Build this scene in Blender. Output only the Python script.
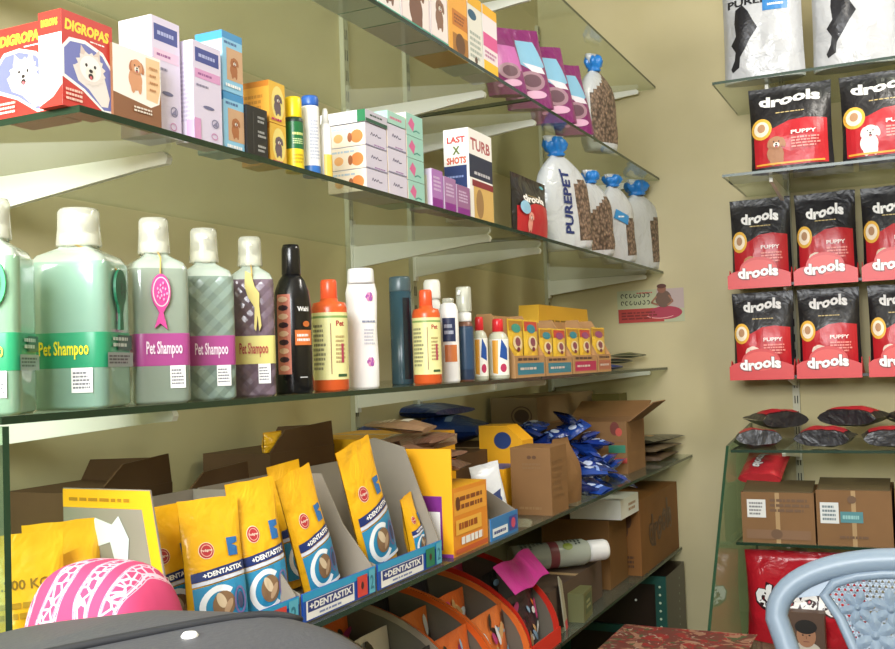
import bpy, bmesh, math, random
from mathutils import Vector, Matrix, noise
from mathutils.geometry import tessellate_polygon

for _o in list(bpy.data.objects):
    bpy.data.objects.remove(_o)
S = bpy.context.scene
COL = S.collection
PI = math.pi
R = math.radians

# ---------------------------------------------------------------- camera
CAM = Vector((1.2402, -3.4831, 1.236))
YAW, PITCH, ROLL, FPX = R(25.345), R(2.2345), R(-1.9761), 1016.67
FW = Vector((-math.sin(YAW)*math.cos(PITCH), math.cos(YAW)*math.cos(PITCH), math.sin(PITCH)))
_rt = Vector((math.cos(YAW), math.sin(YAW), 0)); _up = _rt.cross(FW)
RT = _rt*math.cos(ROLL) + _up*math.sin(ROLL)
UP = -_rt*math.sin(ROLL) + _up*math.cos(ROLL)
cam_data = bpy.data.cameras.new('camera')
cam = bpy.data.objects.new('camera', cam_data); COL.objects.link(cam)
cam_data.sensor_fit = 'HORIZONTAL'; cam_data.sensor_width = 36.0
cam_data.lens = 36.0*FPX/895.0
cam_data.clip_start = 0.02
M3 = Matrix((RT, UP, -FW)).transposed()
cam.matrix_world = Matrix.Translation(CAM) @ M3.to_4x4()
S.camera = cam

# ---------------------------------------------------------------- world, lights, exposure
S.view_settings.view_transform = 'Standard'
S.view_settings.look = 'None'
S.view_settings.gamma = 1.0
S.view_settings.use_curve_mapping = False
S.view_settings.exposure = 0.0
W = bpy.data.worlds.new('daylight'); S.world = W; W.use_nodes = True
W.node_tree.nodes['Background'].inputs[0].default_value = (0.86, 0.93, 1.0, 1)
W.node_tree.nodes['Background'].inputs[1].default_value = 0.42

def area(name, loc, look, sx, sy, power, col):
    d = bpy.data.lights.new(name, 'AREA'); d.shape = 'RECTANGLE'; d.size = sx; d.size_y = sy
    d.energy = power; d.color = col
    o = bpy.data.objects.new(name, d); COL.objects.link(o); o.location = loc
    o.rotation_euler = (Vector(look)-Vector(loc)).to_track_quat('-Z', 'Y').to_euler()
    return o
area('shop_front_daylight', (0.85, -4.6, 2.05), (0.5, 0, 1.6), 1.6, 0.9, 135, (0.96, 0.98, 1.0))
area('added_ceiling_fill', (1.55, -1.15, 2.64), (1.2, -.9, 0), 0.2, 1.3, 34, (1.0, 0.95, 0.86))  # fill lamp added to brighten the upper back wall

# ---------------------------------------------------------------- pixel helpers (photo pixel -> point on a known plane)
def ray(px, py):
    return (RT*((px-447.5)/FPX) - UP*((py-324.5)/FPX) + FW)
def on_x(px, py, x):
    d = ray(px, py); t = (x-CAM.x)/d.x; return CAM + d*t
def on_y(px, py, y):
    d = ray(px, py); t = (y-CAM.y)/d.y; return CAM + d*t
def on_z(px, py, z):
    d = ray(px, py); t = (z-CAM.z)/d.z; return CAM + d*t
def y_at(px, x, z):            # y of the point with this x, z that shows at column px
    k = (px-447.5)/FPX; w = RT - FW*k
    return CAM.y - ((x-CAM.x)*w.x + (z-CAM.z)*w.z)/w.y
def x_at(px, y, z):
    k = (px-447.5)/FPX; w = RT - FW*k
    return CAM.x - ((y-CAM.y)*w.y + (z-CAM.z)*w.z)/w.x
def z_at(py, x, y):            # z of the point over (x, y) that shows at row py
    k = (324.5-py)/FPX; w = UP - FW*k
    return CAM.z - ((x-CAM.x)*w.x + (y-CAM.y)*w.y)/w.z

# ---------------------------------------------------------------- materials
def lin(c):
    c = c/255.0
    return c/12.92 if c <= 0.04045 else ((c+0.055)/1.055)**2.4
def rgb(h):
    return tuple(lin(int(h[i:i+2], 16)) for i in (0, 2, 4))
_mc = {}
def mat(h, rough=0.5, kind='plain', metal=0.0):
    """procedural material; h = sRGB hex colour; kind adds surface structure"""
    key = (h, rough, kind, metal)
    if key in _mc: return _mc[key]
    m = bpy.data.materials.new('%s_%s' % (kind, h)); m.use_nodes = True
    nt = m.node_tree; b = nt.nodes['Principled BSDF']
    c = rgb(h)
    b.inputs['Base Color'].default_value = (*c, 1)
    b.inputs['Roughness'].default_value = rough
    b.inputs['Metallic'].default_value = metal
    def N(t): return nt.nodes.new(t)
    L = nt.links.new
    if kind == 'foil':                                 # wrinkled plastic film
        n = N('ShaderNodeTexNoise'); n.inputs['Scale'].default_value = 22; n.inputs['Detail'].default_value = 3
        n.inputs['Distortion'].default_value = 0.6
        t = N('ShaderNodeTexCoord'); L(t.outputs['Object'], n.inputs['Vector'])
        bp = N('ShaderNodeBump'); bp.inputs['Strength'].default_value = 0.55; bp.inputs['Distance'].default_value = 0.012
        L(n.outputs['Fac'], bp.inputs['Height']); L(bp.outputs[0], b.inputs['Normal'])
        b.inputs['Coat Weight'].default_value = 0.2; b.inputs['Coat Roughness'].default_value = 0.25
        L(bp.outputs[0], b.inputs['Coat Normal'])
    elif kind == 'card':                               # kraft / grey board with faint fibres
        t = N('ShaderNodeTexCoord'); n = N('ShaderNodeTexNoise'); n.inputs['Scale'].default_value = 9; n.inputs['Detail'].default_value = 5
        L(t.outputs['Object'], n.inputs['Vector'])
        mx = N('ShaderNodeMix'); mx.data_type = 'RGBA'
        L(n.outputs['Fac'], mx.inputs['Factor'])
        mx.inputs['A'].default_value = (*[x*0.82 for x in c], 1); mx.inputs['B'].default_value = (*[min(1, x*1.15) for x in c], 1)
        L(mx.outputs['Result'], b.inputs['Base Color'])
        b.inputs['Specular IOR Level'].default_value = 0.2
    elif kind == 'kibble':                             # dry food seen through a clear bag
        t = N('ShaderNodeTexCoord'); v = N('ShaderNodeTexVoronoi'); v.inputs['Scale'].default_value = 95
        L(t.outputs['Object'], v.inputs['Vector'])
        r = N('ShaderNodeValToRGB'); r.color_ramp.elements[0].color = (*[x*1.5 for x in c], 1); r.color_ramp.elements[1].color = (*[x*0.3 for x in c], 1)
        r.color_ramp.elements[1].position = 0.75
        L(v.outputs['Distance'], r.inputs[0]); L(r.outputs[0], b.inputs['Base Color'])
        bp = N('ShaderNodeBump'); bp.inputs['Strength'].default_value = 0.6; bp.inputs['Distance'].default_value = 0.004; bp.invert = True
        L(v.outputs['Distance'], bp.inputs['Height']); L(bp.outputs[0], b.inputs['Normal'])
    elif kind == 'cloth':
        t = N('ShaderNodeTexCoord'); n = N('ShaderNodeTexNoise'); n.inputs['Scale'].default_value = 400
        L(t.outputs['Object'], n.inputs['Vector'])
        bp = N('ShaderNodeBump'); bp.inputs['Strength'].default_value = 0.4; bp.inputs['Distance'].default_value = 0.001
        L(n.outputs['Fac'], bp.inputs['Height']); L(bp.outputs[0], b.inputs['Normal'])
        b.inputs['Sheen Weight'].default_value = 0.2
    elif kind == 'leather':
        t = N('ShaderNodeTexCoord'); n = N('ShaderNodeTexNoise'); n.inputs['Scale'].default_value = 240; n.inputs['Detail'].default_value = 2
        L(t.outputs['Object'], n.inputs['Vector'])
        bp = N('ShaderNodeBump'); bp.inputs['Strength'].default_value = 0.35; bp.inputs['Distance'].default_value = 0.0012
        L(n.outputs['Fac'], bp.inputs['Height']); L(bp.outputs[0], b.inputs['Normal'])
    _mc[key] = m
    return m

def clear_mat(name, tint, dust, dustcol, rough=0.04, ior=1.5):
    """thin clear sheet: tinted see-through + Fresnel gloss + a little diffuse dust"""
    m = bpy.data.materials.new(name); m.use_nodes = True; nt = m.node_tree; nt.nodes.clear()
    N = nt.nodes.new; L = nt.links.new
    o = N('ShaderNodeOutputMaterial'); t = N('ShaderNodeBsdfTransparent'); t.inputs[0].default_value = (*tint, 1)
    d = N('ShaderNodeBsdfDiffuse'); d.inputs[0].default_value = (*dustcol, 1)
    g = N('ShaderNodeBsdfGlossy'); g.inputs['Roughness'].default_value = rough
    f = N('ShaderNodeFresnel'); f.inputs[0].default_value = ior
    tc = N('ShaderNodeTexCoord'); n = N('ShaderNodeTexNoise'); n.inputs['Scale'].default_value = 6; n.inputs['Detail'].default_value = 4
    L(tc.outputs['Object'], n.inputs['Vector'])
    mr = N('ShaderNodeMapRange'); mr.inputs['To Min'].default_value = dust*0.5; mr.inputs['To Max'].default_value = dust*1.5
    L(n.outputs['Fac'], mr.inputs['Value'])
    ge = N('ShaderNodeNewGeometry'); ff = N('ShaderNodeMath'); ff.operation = 'MULTIPLY'; inv = N('ShaderNodeMath'); inv.operation = 'SUBTRACT'; inv.inputs[0].default_value = 1.0
    L(ge.outputs['Backfacing'], inv.inputs[1]); L(f.outputs[0], ff.inputs[0]); L(inv.outputs[0], ff.inputs[1])
    a = N('ShaderNodeMixShader'); L(mr.outputs[0], a.inputs[0]); L(t.outputs[0], a.inputs[1]); L(d.outputs[0], a.inputs[2])
    b = N('ShaderNodeMixShader'); L(ff.outputs[0], b.inputs[0]); L(a.outputs[0], b.inputs[1]); L(g.outputs[0], b.inputs[2])
    L(b.outputs[0], o.inputs[0])
    return m
GLASS = clear_mat('shelf_glass', (0.90, 0.94, 0.88), 0.10, (0.50, 0.54, 0.44))
GLASS_SIDE = clear_mat('green_panel_glass', (0.72, 0.84, 0.72), 0.06, (0.3, 0.4, 0.3), 0.04, 1.22)
CLEARFILM = clear_mat('clear_film', (0.93, 0.95, 0.96), 0.16, (0.8, 0.82, 0.85), 0.12)
CLEARCAP = clear_mat('clear_cap', (0.86, 0.87, 0.82), 0.42, (0.85, 0.86, 0.76), 0.1)

# ---------------------------------------------------------------- mesh builder
class MB:
    def __init__(s): s.v = []; s.f = []; s.m = []; s.mats = []; s.sm = []
    def mi(s, m):
        if m not in s.mats: s.mats.append(m)
        return s.mats.index(m)
    def add(s, vs, fs, m, smooth=False):
        o = len(s.v); s.v += [tuple(v) for v in vs]; i = s.mi(m) if not isinstance(m, list) else None
        for k, f in enumerate(fs):
            s.f.append([o+j for j in f]); s.m.append(i if i is not None else s.mi(m[k])); s.sm.append(smooth)
        return s
    def box(s, x0, x1, y0, y1, z0, z1, m, sides=None):
        """sides: dict of face letter -> material (f front -y, b back, l left -x, r right, t top, u under)"""
        vs = [(x0,y0,z0),(x1,y0,z0),(x1,y1,z0),(x0,y1,z0),(x0,y0,z1),(x1,y0,z1),(x1,y1,z1),(x0,y1,z1)]
        fs = {'u':(0,3,2,1),'t':(4,5,6,7),'f':(0,1,5,4),'r':(1,2,6,5),'b':(2,3,7,6),'l':(3,0,4,7)}
        sides = sides or {}
        return s.add(vs, list(fs.values()), [sides.get(k, m) for k in fs])
    def prism(s, pts, z0, z1, m, axis='z'):
        """pts: 2-D outline; extruded along axis"""
        n = len(pts)
        def P(a, b, c): return {'z': (a, b, c), 'x': (c, a, b), 'y': (a, c, b)}[axis]
        vs = [P(a, b, z0) for a, b in pts] + [P(a, b, z1) for a, b in pts]
        fs = [tuple(range(n))[::-1], tuple(range(n, 2*n))] + [(i, (i+1) % n, n+(i+1) % n, n+i) for i in range(n)]
        return s.add(vs, fs, m)
    def tube(s, pts, r, m, n=8, cap=True):
        pts = [Vector(p) for p in pts]; rings = []; vs = []; fs = []
        rr = r if isinstance(r, (list, tuple)) else [r]*len(pts)
        prev = None
        for i, p in enumerate(pts):
            d = (pts[min(i+1, len(pts)-1)] - pts[max(i-1, 0)]).normalized()
            a = d.orthogonal().normalized() if prev is None else (prev - d*prev.dot(d)).normalized()
            prev = a; b = d.cross(a)
            for k in range(n):
                t = 2*PI*k/n; vs.append(p + (a*math.cos(t)+b*math.sin(t))*rr[i])
        for i in range(len(pts)-1):
            for k in range(n):
                fs.append((i*n+k, i*n+(k+1) % n, (i+1)*n+(k+1) % n, (i+1)*n+k))
        if cap: fs += [tuple(range(n))[::-1], tuple(range((len(pts)-1)*n, len(pts)*n))]
        return s.add(vs, fs, m, True)
    def lathe(s, prof, m, n=24, sx=1.0, sy=1.0, p=2.0, rot=0.0, band=None, ribs=0, cx=0, cy=0, smooth=True):
        """prof: (radius, z) list; p = superellipse power (2 round, 6 squarish); band(z)->material"""
        vs = []; fs = []; ms = []
        for r, z in prof:
            for k in range(n):
                t = 2*PI*(k+.5)/n; c, q = math.cos(t), math.sin(t)
                e = (abs(c)**p + abs(q)**p)**(-1.0/p)
                rr = r*e*(1+(0.03*(-1)**k if ribs else 0))
                X, Y = c*rr*sx, q*rr*sy
                vs.append((cx+X*math.cos(rot)-Y*math.sin(rot), cy+X*math.sin(rot)+Y*math.cos(rot), z))
        for i in range(len(prof)-1):
            zc = (prof[i][1]+prof[i+1][1])/2
            for k in range(n):
                fs.append((i*n+k, i*n+(k+1) % n, (i+1)*n+(k+1) % n, (i+1)*n+k)); ms.append(band(zc) if band else m)
        fs += [tuple(range(n))[::-1], tuple(range((len(prof)-1)*n, len(prof)*n))]; ms += [ms[0], ms[-1]]
        o = len(s.f); s.add(vs, fs, ms, smooth)
        s.sm[-1] = False; s.sm[-2] = False
        return s
    def grid(s, fn, nu, nv, m, smooth=True, mf=None):
        vs = [fn(i/nu, j/nv) for j in range(nv+1) for i in range(nu+1)]
        fs = []; ms = []
        for j in range(nv):
            for i in range(nu):
                a = j*(nu+1)+i; fs.append((a, a+1, a+nu+2, a+nu+1)); ms.append(mf((i+.5)/nu, (j+.5)/nv) if mf else m)
        return s.add(vs, fs, ms, smooth)
    def mesh(s, name):
        me = bpy.data.meshes.new(name); me.from_pydata(s.v, [], s.f)
        for m in s.mats: me.materials.append(m)
        me.polygons.foreach_set('material_index', s.m); me.polygons.foreach_set('use_smooth', s.sm)
        me.update(); return me
    def build(s, name, parent=None, bevel=0, **tags):
        o = bpy.data.objects.new(name, s.mesh(name)); COL.objects.link(o)
        if parent: o.parent = parent
        if bevel:
            b = o.modifiers.new('bevel', 'BEVEL'); b.width = bevel; b.segments = 2; b.limit_method = 'ANGLE'; b.angle_limit = R(50)
        tag(o, **tags)
        return o
def tag(o, label=None, cat=None, group=None, kind=None):
    if label: o['label'] = label
    if cat: o['category'] = cat
    if group: o['group'] = group
    if kind: o['kind'] = kind
    return o
def empty(name, loc=(0, 0, 0), rz=0.0, label=None, cat=None, group=None):
    o = bpy.data.objects.new(name, None); COL.objects.link(o)
    o.empty_display_size = 0.02; o.location = loc; o.rotation_euler = (0, 0, rz)
    return tag(o, label, cat, group)
def place(o, loc, rz=0.0, rx=0.0, ry=0.0):
    o.location = loc; o.rotation_mode = 'XYZ'; o.rotation_euler = (rx, ry, rz); return o
def copy_tree(o, parent=None):
    c = o.copy(); COL.objects.link(c)
    if parent: c.parent = parent
    for ch in list(o.children): copy_tree(ch, c)
    return c

# ---------------------------------------------------------------- printed artwork on a surface  S(s, t, off) -> (x, y, z)
_tc = {}
def text_tris(txt, bold=0.0):
    if (txt, bold) in _tc: return _tc[(txt, bold)]
    cu = bpy.data.curves.new('glyphs', 'FONT'); cu.body = txt; cu.resolution_u = 2; cu.offset = bold
    cu.align_x = 'CENTER'; cu.align_y = 'CENTER'
    ob = bpy.data.objects.new('glyphs', cu); COL.objects.link(ob)
    dg = bpy.context.evaluated_depsgraph_get(); dg.update()
    me = bpy.data.meshes.new_from_object(ob.evaluated_get(dg))
    me.calc_loop_triangles()
    vs = [(v.co.x, v.co.y) for v in me.vertices]; ts = [tuple(t.vertices) for t in me.loop_triangles]
    bpy.data.objects.remove(ob); bpy.data.curves.remove(cu); bpy.data.meshes.remove(me)
    xs = [v[0] for v in vs]; ys = [v[1] for v in vs]
    cx, cy = (min(xs)+max(xs))/2, (min(ys)+max(ys))/2; w, h = max(xs)-min(xs), max(ys)-min(ys)
    vs = [((x-cx)/w, (y-cy)/h) for x, y in vs]
    _tc[(txt, bold)] = (vs, ts, w/h); return _tc[(txt, bold)]

class Art:
    """collects flat printed shapes in (s, t) and lays them on a surface of mesh builder mb"""
    def __init__(a, mb, surf, step=None, lift=0.00009): a.mb = mb; a.S = surf; a.step = step; a.l = 1; a.lift = lift
    def _lay(a, vs, ts, m, layer=None):
        if a.step and ts:
            bm = bmesh.new(); bv = [bm.verts.new((x, y, 0)) for x, y in vs]
            for t in ts:
                try: bm.faces.new([bv[i] for i in t])
                except ValueError: pass
            for _ in range(6):
                es = [e for e in bm.edges if e.calc_length() > a.step]
                if not es: break
                bmesh.ops.subdivide_edges(bm, edges=es, cuts=1)
                bmesh.ops.triangulate(bm, faces=[f for f in bm.faces if len(f.verts) > 3])
            bm.verts.index_update()
            vs = [(v.co.x, v.co.y) for v in bm.verts]; ts = [tuple(v.index for v in f.verts) for f in bm.faces]; bm.free()
        off = a.lift*(layer if layer else a.l)
        # keep the printed side facing outwards
        if ts:
            p = [vs[i] for i in ts[0][:3]]
            if (p[1][0]-p[0][0])*(p[2][1]-p[0][1])-(p[1][1]-p[0][1])*(p[2][0]-p[0][0]) < 0: ts = [t[::-1] for t in ts]
        a.mb.add([a.S(x, y, off) for x, y in vs], ts, m)
        if not layer: a.l += 1
        return a
    def poly(a, pts, m, layer=None):
        ts = tessellate_polygon([[Vector((x, y, 0)) for x, y in pts]])
        return a._lay(list(pts), [tuple(t) for t in ts], m, layer)
    def rect(a, s0, s1, t0, t1, m, layer=None):
        return a._lay([(s0,t0),(s1,t0),(s1,t1),(s0,t1)], [(0,1,2,3)] if not a.step else [(0,1,2),(0,2,3)], m, layer)
    def ell(a, cs, ct, rs, rt, m, n=20, rot=0, layer=None, a0=0, a1=360):
        pts = []
        for k in range(n if a1-a0 >= 360 else n+1):
            t = R(a0+(a1-a0)*k/n); x, y = rs*math.cos(t), rt*math.sin(t)
            pts.append((cs+x*math.cos(rot)-y*math.sin(rot), ct+x*math.sin(rot)+y*math.cos(rot)))
        if a.step or a1-a0 < 360: return a.poly(pts, m, layer)
        return a._lay(pts, [tuple(range(n))], m, layer)
    def ring(a, cs, ct, rs, rt, w, m, n=22, a0=0, a1=360, layer=None):
        vs = []; ts = []
        for k in range(n+1):
            t = R(a0+(a1-a0)*k/n)
            vs += [(cs+rs*math.cos(t), ct+rt*math.sin(t)), (cs+(rs-w)*math.cos(t), ct+(rt-w)*math.sin(t))]
        for k in range(n): ts.append((2*k+1, 2*k, 2*k+2, 2*k+3) if not a.step else (2*k+1, 2*k, 2*k+2)); 
        if a.step:
            for k in range(n): ts.append((2*k+1, 2*k+2, 2*k+3))
        return a._lay(vs, ts, m, layer)
    def line(a, pts, w, m, layer=None):
        for (x0, y0), (x1, y1) in zip(pts, pts[1:]):
            d = math.hypot(x1-x0, y1-y0) or 1e-6; nx, ny = -(y1-y0)/d*w/2, (x1-x0)/d*w/2
            a._lay([(x0-nx,y0-ny),(x1-nx,y1-ny),(x1+nx,y1+ny),(x0+nx,y0+ny)], [(0,1,2),(0,2,3)], m, layer or a.l)
        if not layer: a.l += 1
        return a
    def text(a, txt, cs, ct, w, h, m, bold=0.02, rot=0.0, shear=0.0, wave=0.0, layer=None):
        vs, ts, asp = text_tris(txt, bold)
        if h is None: h = w/asp
        if w is None: w = h*asp
        out = []
        for x, y in vs:
            X, Y = x*w + y*h*shear, y*h + wave*math.sin(x*PI*2)*h
            out.append((cs+X*math.cos(rot)-Y*math.sin(rot), ct+X*math.sin(rot)+Y*math.cos(rot)))
        return a._lay(out, ts, m, layer)
    def fine(a, s0, s1, t0, t1, rows, m, seed=1, fill=0.55):
        """rows of unreadably small print"""
        rnd = random.Random(seed); h = (t1-t0)/rows
        for k in range(rows):
            x = s0; y = t0+(k+.5)*h; end = s1-(s1-s0)*rnd.uniform(0, .25)
            while x < end:
                w = (s1-s0)*rnd.uniform(.06, .2); w = min(w, end-x)
                a._lay([(x,y-h*fill/2),(x+w,y-h*fill/2),(x+w,y+h*fill/2),(x,y+h*fill/2)], [(0,1,2),(0,2,3)], m, a.l)
                x += w + (s1-s0)*.03
        a.l += 1
        return a
def front(y, cx=0.0):            # flat face looking along -y
    return lambda s, t, o=0: (cx+s, y-o, t)
def leftside(x):                 # flat face looking along -x, s runs left to right as seen
    return lambda s, t, o=0: (x-o, -s, t)
def topface(z):
    return lambda s, t, o=0: (s, t, z+o)

def dog(a, cs, ct, k, coat, dark='2a2220', ear=None, body=True, tongue='d0626a', floppy=False):
    """a simple printed puppy: body, head, ears, muzzle, eyes, nose"""
    C = mat(coat, .55); D = mat(dark, .5); E = mat(ear or coat, .55)
    if body:
        a.ell(cs-.1*k, ct-.75*k, .55*k, .62*k, C); a.ell(cs+.25*k, ct-1.1*k, .16*k, .42*k, C); a.ell(cs-.3*k, ct-1.15*k, .18*k, .4*k, C)
    if floppy:
        a.ell(cs-.42*k, ct-.02*k, .16*k, .34*k, E, rot=-.3); a.ell(cs+.42*k, ct-.02*k, .16*k, .34*k, E, rot=.3)
    else:
        a.poly([(cs-.42*k, ct+.1*k), (cs-.36*k, ct+.62*k), (cs-.05*k, ct+.33*k)], E); a.poly([(cs+.42*k, ct+.1*k), (cs+.36*k, ct+.62*k), (cs+.05*k, ct+.33*k)], E)
    if ear and not floppy:
        a.poly([(cs+(.62 if q % 2 else .5)*k*math.cos(R(q*12)), ct-.04*k+(.52 if q % 2 else .44)*k*math.sin(R(q*12))) for q in range(30)], C); a.ell(cs, ct-.02*k, .42*k, .38*k, mat('f6f1ee', .55))
    else: a.ell(cs, ct, .45*k, .42*k, C)
    a.ell(cs, ct-.16*k, .2*k, .17*k, mat('f2ece2', .55))
    a.ell(cs-.17*k, ct+.06*k, .05*k, .055*k, D, n=8); a.ell(cs+.17*k, ct+.06*k, .05*k, .055*k, D, n=8, layer=a.l-1)
    a.ell(cs, ct-.25*k, .1*k, .09*k, D, n=10); a.ell(cs, ct-.29*k, .055*k, .06*k, mat(tongue, .5), n=8)
    a.ell(cs, ct-.09*k, .075*k, .055*k, D, n=10)
    return a
# ================================================================ room
def wall_mat(name, c0, c1, stain):
    m = bpy.data.materials.new(name); m.use_nodes = True; nt = m.node_tree; b = nt.nodes['Principled BSDF']
    N = nt.nodes.new; L = nt.links.new
    g = N('ShaderNodeNewGeometry'); n = N('ShaderNodeTexNoise'); n.inputs['Scale'].default_value = 1.6; n.inputs['Detail'].default_value = 6
    L(g.outputs['Position'], n.inputs['Vector'])
    r = N('ShaderNodeValToRGB'); r.color_ramp.elements[0].position = .35; r.color_ramp.elements[1].position = .68
    r.color_ramp.elements[0].color = (*rgb(c0), 1); r.color_ramp.elements[1].color = (*rgb(c1), 1)
    L(n.outputs['Fac'], r.inputs[0])
    n2 = N('ShaderNodeTexNoise'); n2.inputs['Scale'].default_value = 18; n2.inputs['Detail'].default_value = 8; n2.inputs['Roughness'].default_value = .7
    L(g.outputs['Position'], n2.inputs['Vector'])
    r2 = N('ShaderNodeValToRGB'); r2.color_ramp.elements[0].position = .66; r2.color_ramp.elements[1].position = .78
    r2.color_ramp.elements[0].color = (0,0,0,1); r2.color_ramp.elements[1].color = (.35,.35,.35,1)
    L(n2.outputs['Fac'], r2.inputs[0])
    mx = N('ShaderNodeMix'); mx.data_type = 'RGBA'; L(r2.outputs[0], mx.inputs['Factor']); L(r.outputs[0], mx.inputs['A']); mx.inputs['B'].default_value = (*rgb(stain), 1)
    L(mx.outputs['Result'], b.inputs['Base Color']); b.inputs['Roughness'].default_value = .75
    b.inputs['Specular IOR Level'].default_value = .25
    bp = N('ShaderNodeBump'); bp.inputs['Strength'].default_value = .15; bp.inputs['Distance'].default_value = .004
    L(n2.outputs['Fac'], bp.inputs['Height']); L(bp.outputs[0], b.inputs['Normal'])
    return m
WALL = wall_mat('green_distemper', 'bcb188', 'cabf9a', 'a8a684')
CEIL = mat('d8d6c8', .8)
def struct(name, mb): return mb.build(name, kind='structure')
RX, FY, CZ = 3.1, -4.8, 2.70
struct('wall_left', MB().box(-.12, 0, FY, .12, 0, CZ, WALL))
struct('wall_back', MB().box(0, RX, 0, .12, 0, CZ, WALL))
struct('wall_right', MB().box(RX, RX+.12, FY, .12, 0, CZ, WALL))
struct('front_light_block', MB().box(0, RX, FY-.1, FY, 0, 1.35, WALL).box(0, RX, FY-.1, FY, 2.58, CZ, WALL))  # unseen half wall and lintel, added to keep low daylight off the floor
struct('ceiling', MB().box(-.12, RX+.12, FY, .12, CZ, CZ+.12, CEIL))
# terrazzo floor
fm = mat('5c5448', .45, 'card')
struct('floor', MB().box(-.12, RX+.12, FY, .12, -.1, 0, fm))
b = MB(); b.box(0, RX, -.012, 0, 0, .10, mat('6e5c48', .5)); struct('baseboard_back', b)

# ================================================================ shelving on the left wall
ZA, ZB, ZT1, ZT2, ZE, ZF = 1.53, 1.20, 1.854, 2.174, 0.902, 0.589
D, DE, DF = .4221, .494, .4454
YN, YJ, Y1, Y2 = -2.666, -1.257, -1.403, -1.082
YBR = -2.46                                  # first bracket from the shop front
STEEL = mat('e6e6de', .45); RAIL = mat('b6b398', .5); SLOT = mat('2c2c26', .8)
GEDGE = mat('14301f', .25); GEDGE2 = mat('20402c', .25)
TH = .008
def pane(name, x0, x1, y0, y1, z, label, edge=GEDGE, group=None, g=None):
    """a glass sheet whose top is at z: clear faces, dark green cut edges"""
    mb = MB(); e = edge; g = g or GLASS
    mb.box(x0, x1, y0, y1, z-TH, z, g, {'f': e, 'b': g if y1 > -.01 else e, 'l': g if x0 < .01 else e, 'r': e})
    return mb.build(name, label=label, cat='shelf', group=group)
LV = [('T2', ZT2, D, 'topmost'), ('T1', ZT1, D, 'second highest'), ('A', ZA, D, 'third highest'), ('B', ZB, D, 'fourth highest, bottle carrying'), ('E', ZE, DE, 'wide dental stick carrying'), ('F', ZF, DF, 'lowest')]
for k, z, d, w in LV:
    y0 = {'B': -2.775, 'E': -2.95, 'F': -2.95}.get(k, YN)
    o1 = pane('glass_shelf', .004, d, y0, YJ-.003, z, 'near pane of the %s glass shelf on the left wall' % w)
    o2 = pane('glass_shelf', .004, d, YJ+.003, -.004, z, 'far pane of the %s glass shelf, ending at the room corner' % w)
def rail(y, label, x=None, zt=2.45, zb=.35):
    mb = MB()
    if x is None:
        mb.box(0.0, .012, y-.011, y+.011, zb, zt, RAIL)
        for i in range(int((zt-zb)/.05)):
            for s in (-.004, .004): mb.box(.0115, .0125, y+s-.0016, y+s+.0016, zb+.02+i*.05, zb+.045+i*.05, SLOT)
    else:
        mb.box(x-.011, x+.011, -.012, 0.0, zb, zt, RAIL)
        for i in range(int((zt-zb)/.05)):
            for s in (-.004, .004): mb.box(x+s-.0016, x+s+.0016, -.0125, -.0115, zb+.02+i*.05, zb+.045+i*.05, SLOT)
    return mb.build('slotted_rail', label=label, cat='rail', group='slotted shelf rails')
rail(YBR, 'pale slotted steel rail on the left wall behind the pump bottles')
rail(Y1, 'pale slotted steel rail on the left wall just before the pane joint')
rail(Y2, 'pale slotted steel rail on the left wall just past the pane joint')
rail(-.03, 'pale slotted steel rail in the corner of the room')
def bracket(y, z, reach, label, back=None, pos=None):
    """cantilever arm: deep at the wall, rounded narrow tip, thin flanges"""
    L0, h0, h1 = reach, .052, .016
    out = [(0, -h0), (0, 0), (L0, 0), (L0+.006, -.004), (L0+.008, -.009), (L0+.005, -h1), (L0-.03, -h1-.002)]
    mb = MB()
    mb.prism([(a, c) for a, c in out], -.005, .005, STEEL, axis='y')
    # prism(axis y) gives (a, c_y, b): outline lies in x-z, thickness along y
    mb.box(-.002, .004, -.009, .009, -h0-.01, .004, STEEL)
    o = mb.build('shelf_bracket', label=label, cat='bracket')
    if back is None: place(o, (.014, y, z-TH-.0005))
    else: place(o, (back, -.014, z-TH-.0005), -PI/2)
    return o
for k, z, d, w in LV:
    for y, n in ((YBR, 'nearest the shop front'), (Y1, 'just before the pane joint'), (Y2, 'just past the pane joint'), (-.03, 'in the room corner')):
        bracket(y, z, d-.075, 'white steel bracket arm under the %s shelf, %s' % (w.replace('fourth highest, bottle carrying','bottle').replace('wide dental stick carrying','wide'), n))
# green glass upright that closes the left end of the lower shelves
mb = MB(); mb.box(.004, .44, -2.79, -2.782, .35, ZB-TH-.001, GLASS_SIDE, {k: GEDGE2 for k in 'lrtu'})
mb.build('glass_upright', label='green glass end panel below the near end of the bottle shelf', cat='panel')

# ================================================================ shelving on the back wall
R1, R2, R3, R4, R5 = 2.042, 1.765, .958, .691, .385
D3 = .4433
XR = 2.05
for z, w, x0 in ((R1, 'upper', .694), (R2, 'second', .7105), (R3, 'third', .70), (R4, 'fourth', .703), (R5, 'lowest', .70)):
    pane('glass_shelf', x0, XR, -D3, -.004, z, '%s glass shelf on the back wall%s' % (w, {'upper': ' carrying two white bags', 'second': ' carrying tall red and black bags', 'third': ' carrying pouches lying flat', 'fourth': ' carrying cardboard cartons', 'lowest': ' carrying the big red bag'}[w]))
for x, w in ((.839, 'left'), (1.62, 'right')):
    rail(0, '%s slotted steel rail on the back wall' % w, x=x, zt=2.3)
    for z, n in ((R1, 'upper'), (R2, 'second'), (R3, 'third'), (R4, 'fourth'), (R5, 'lowest')):
        bracket(0, z, D3-.09, '%s steel bracket arm under the %s back shelf' % (w, n), back=x)
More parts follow.
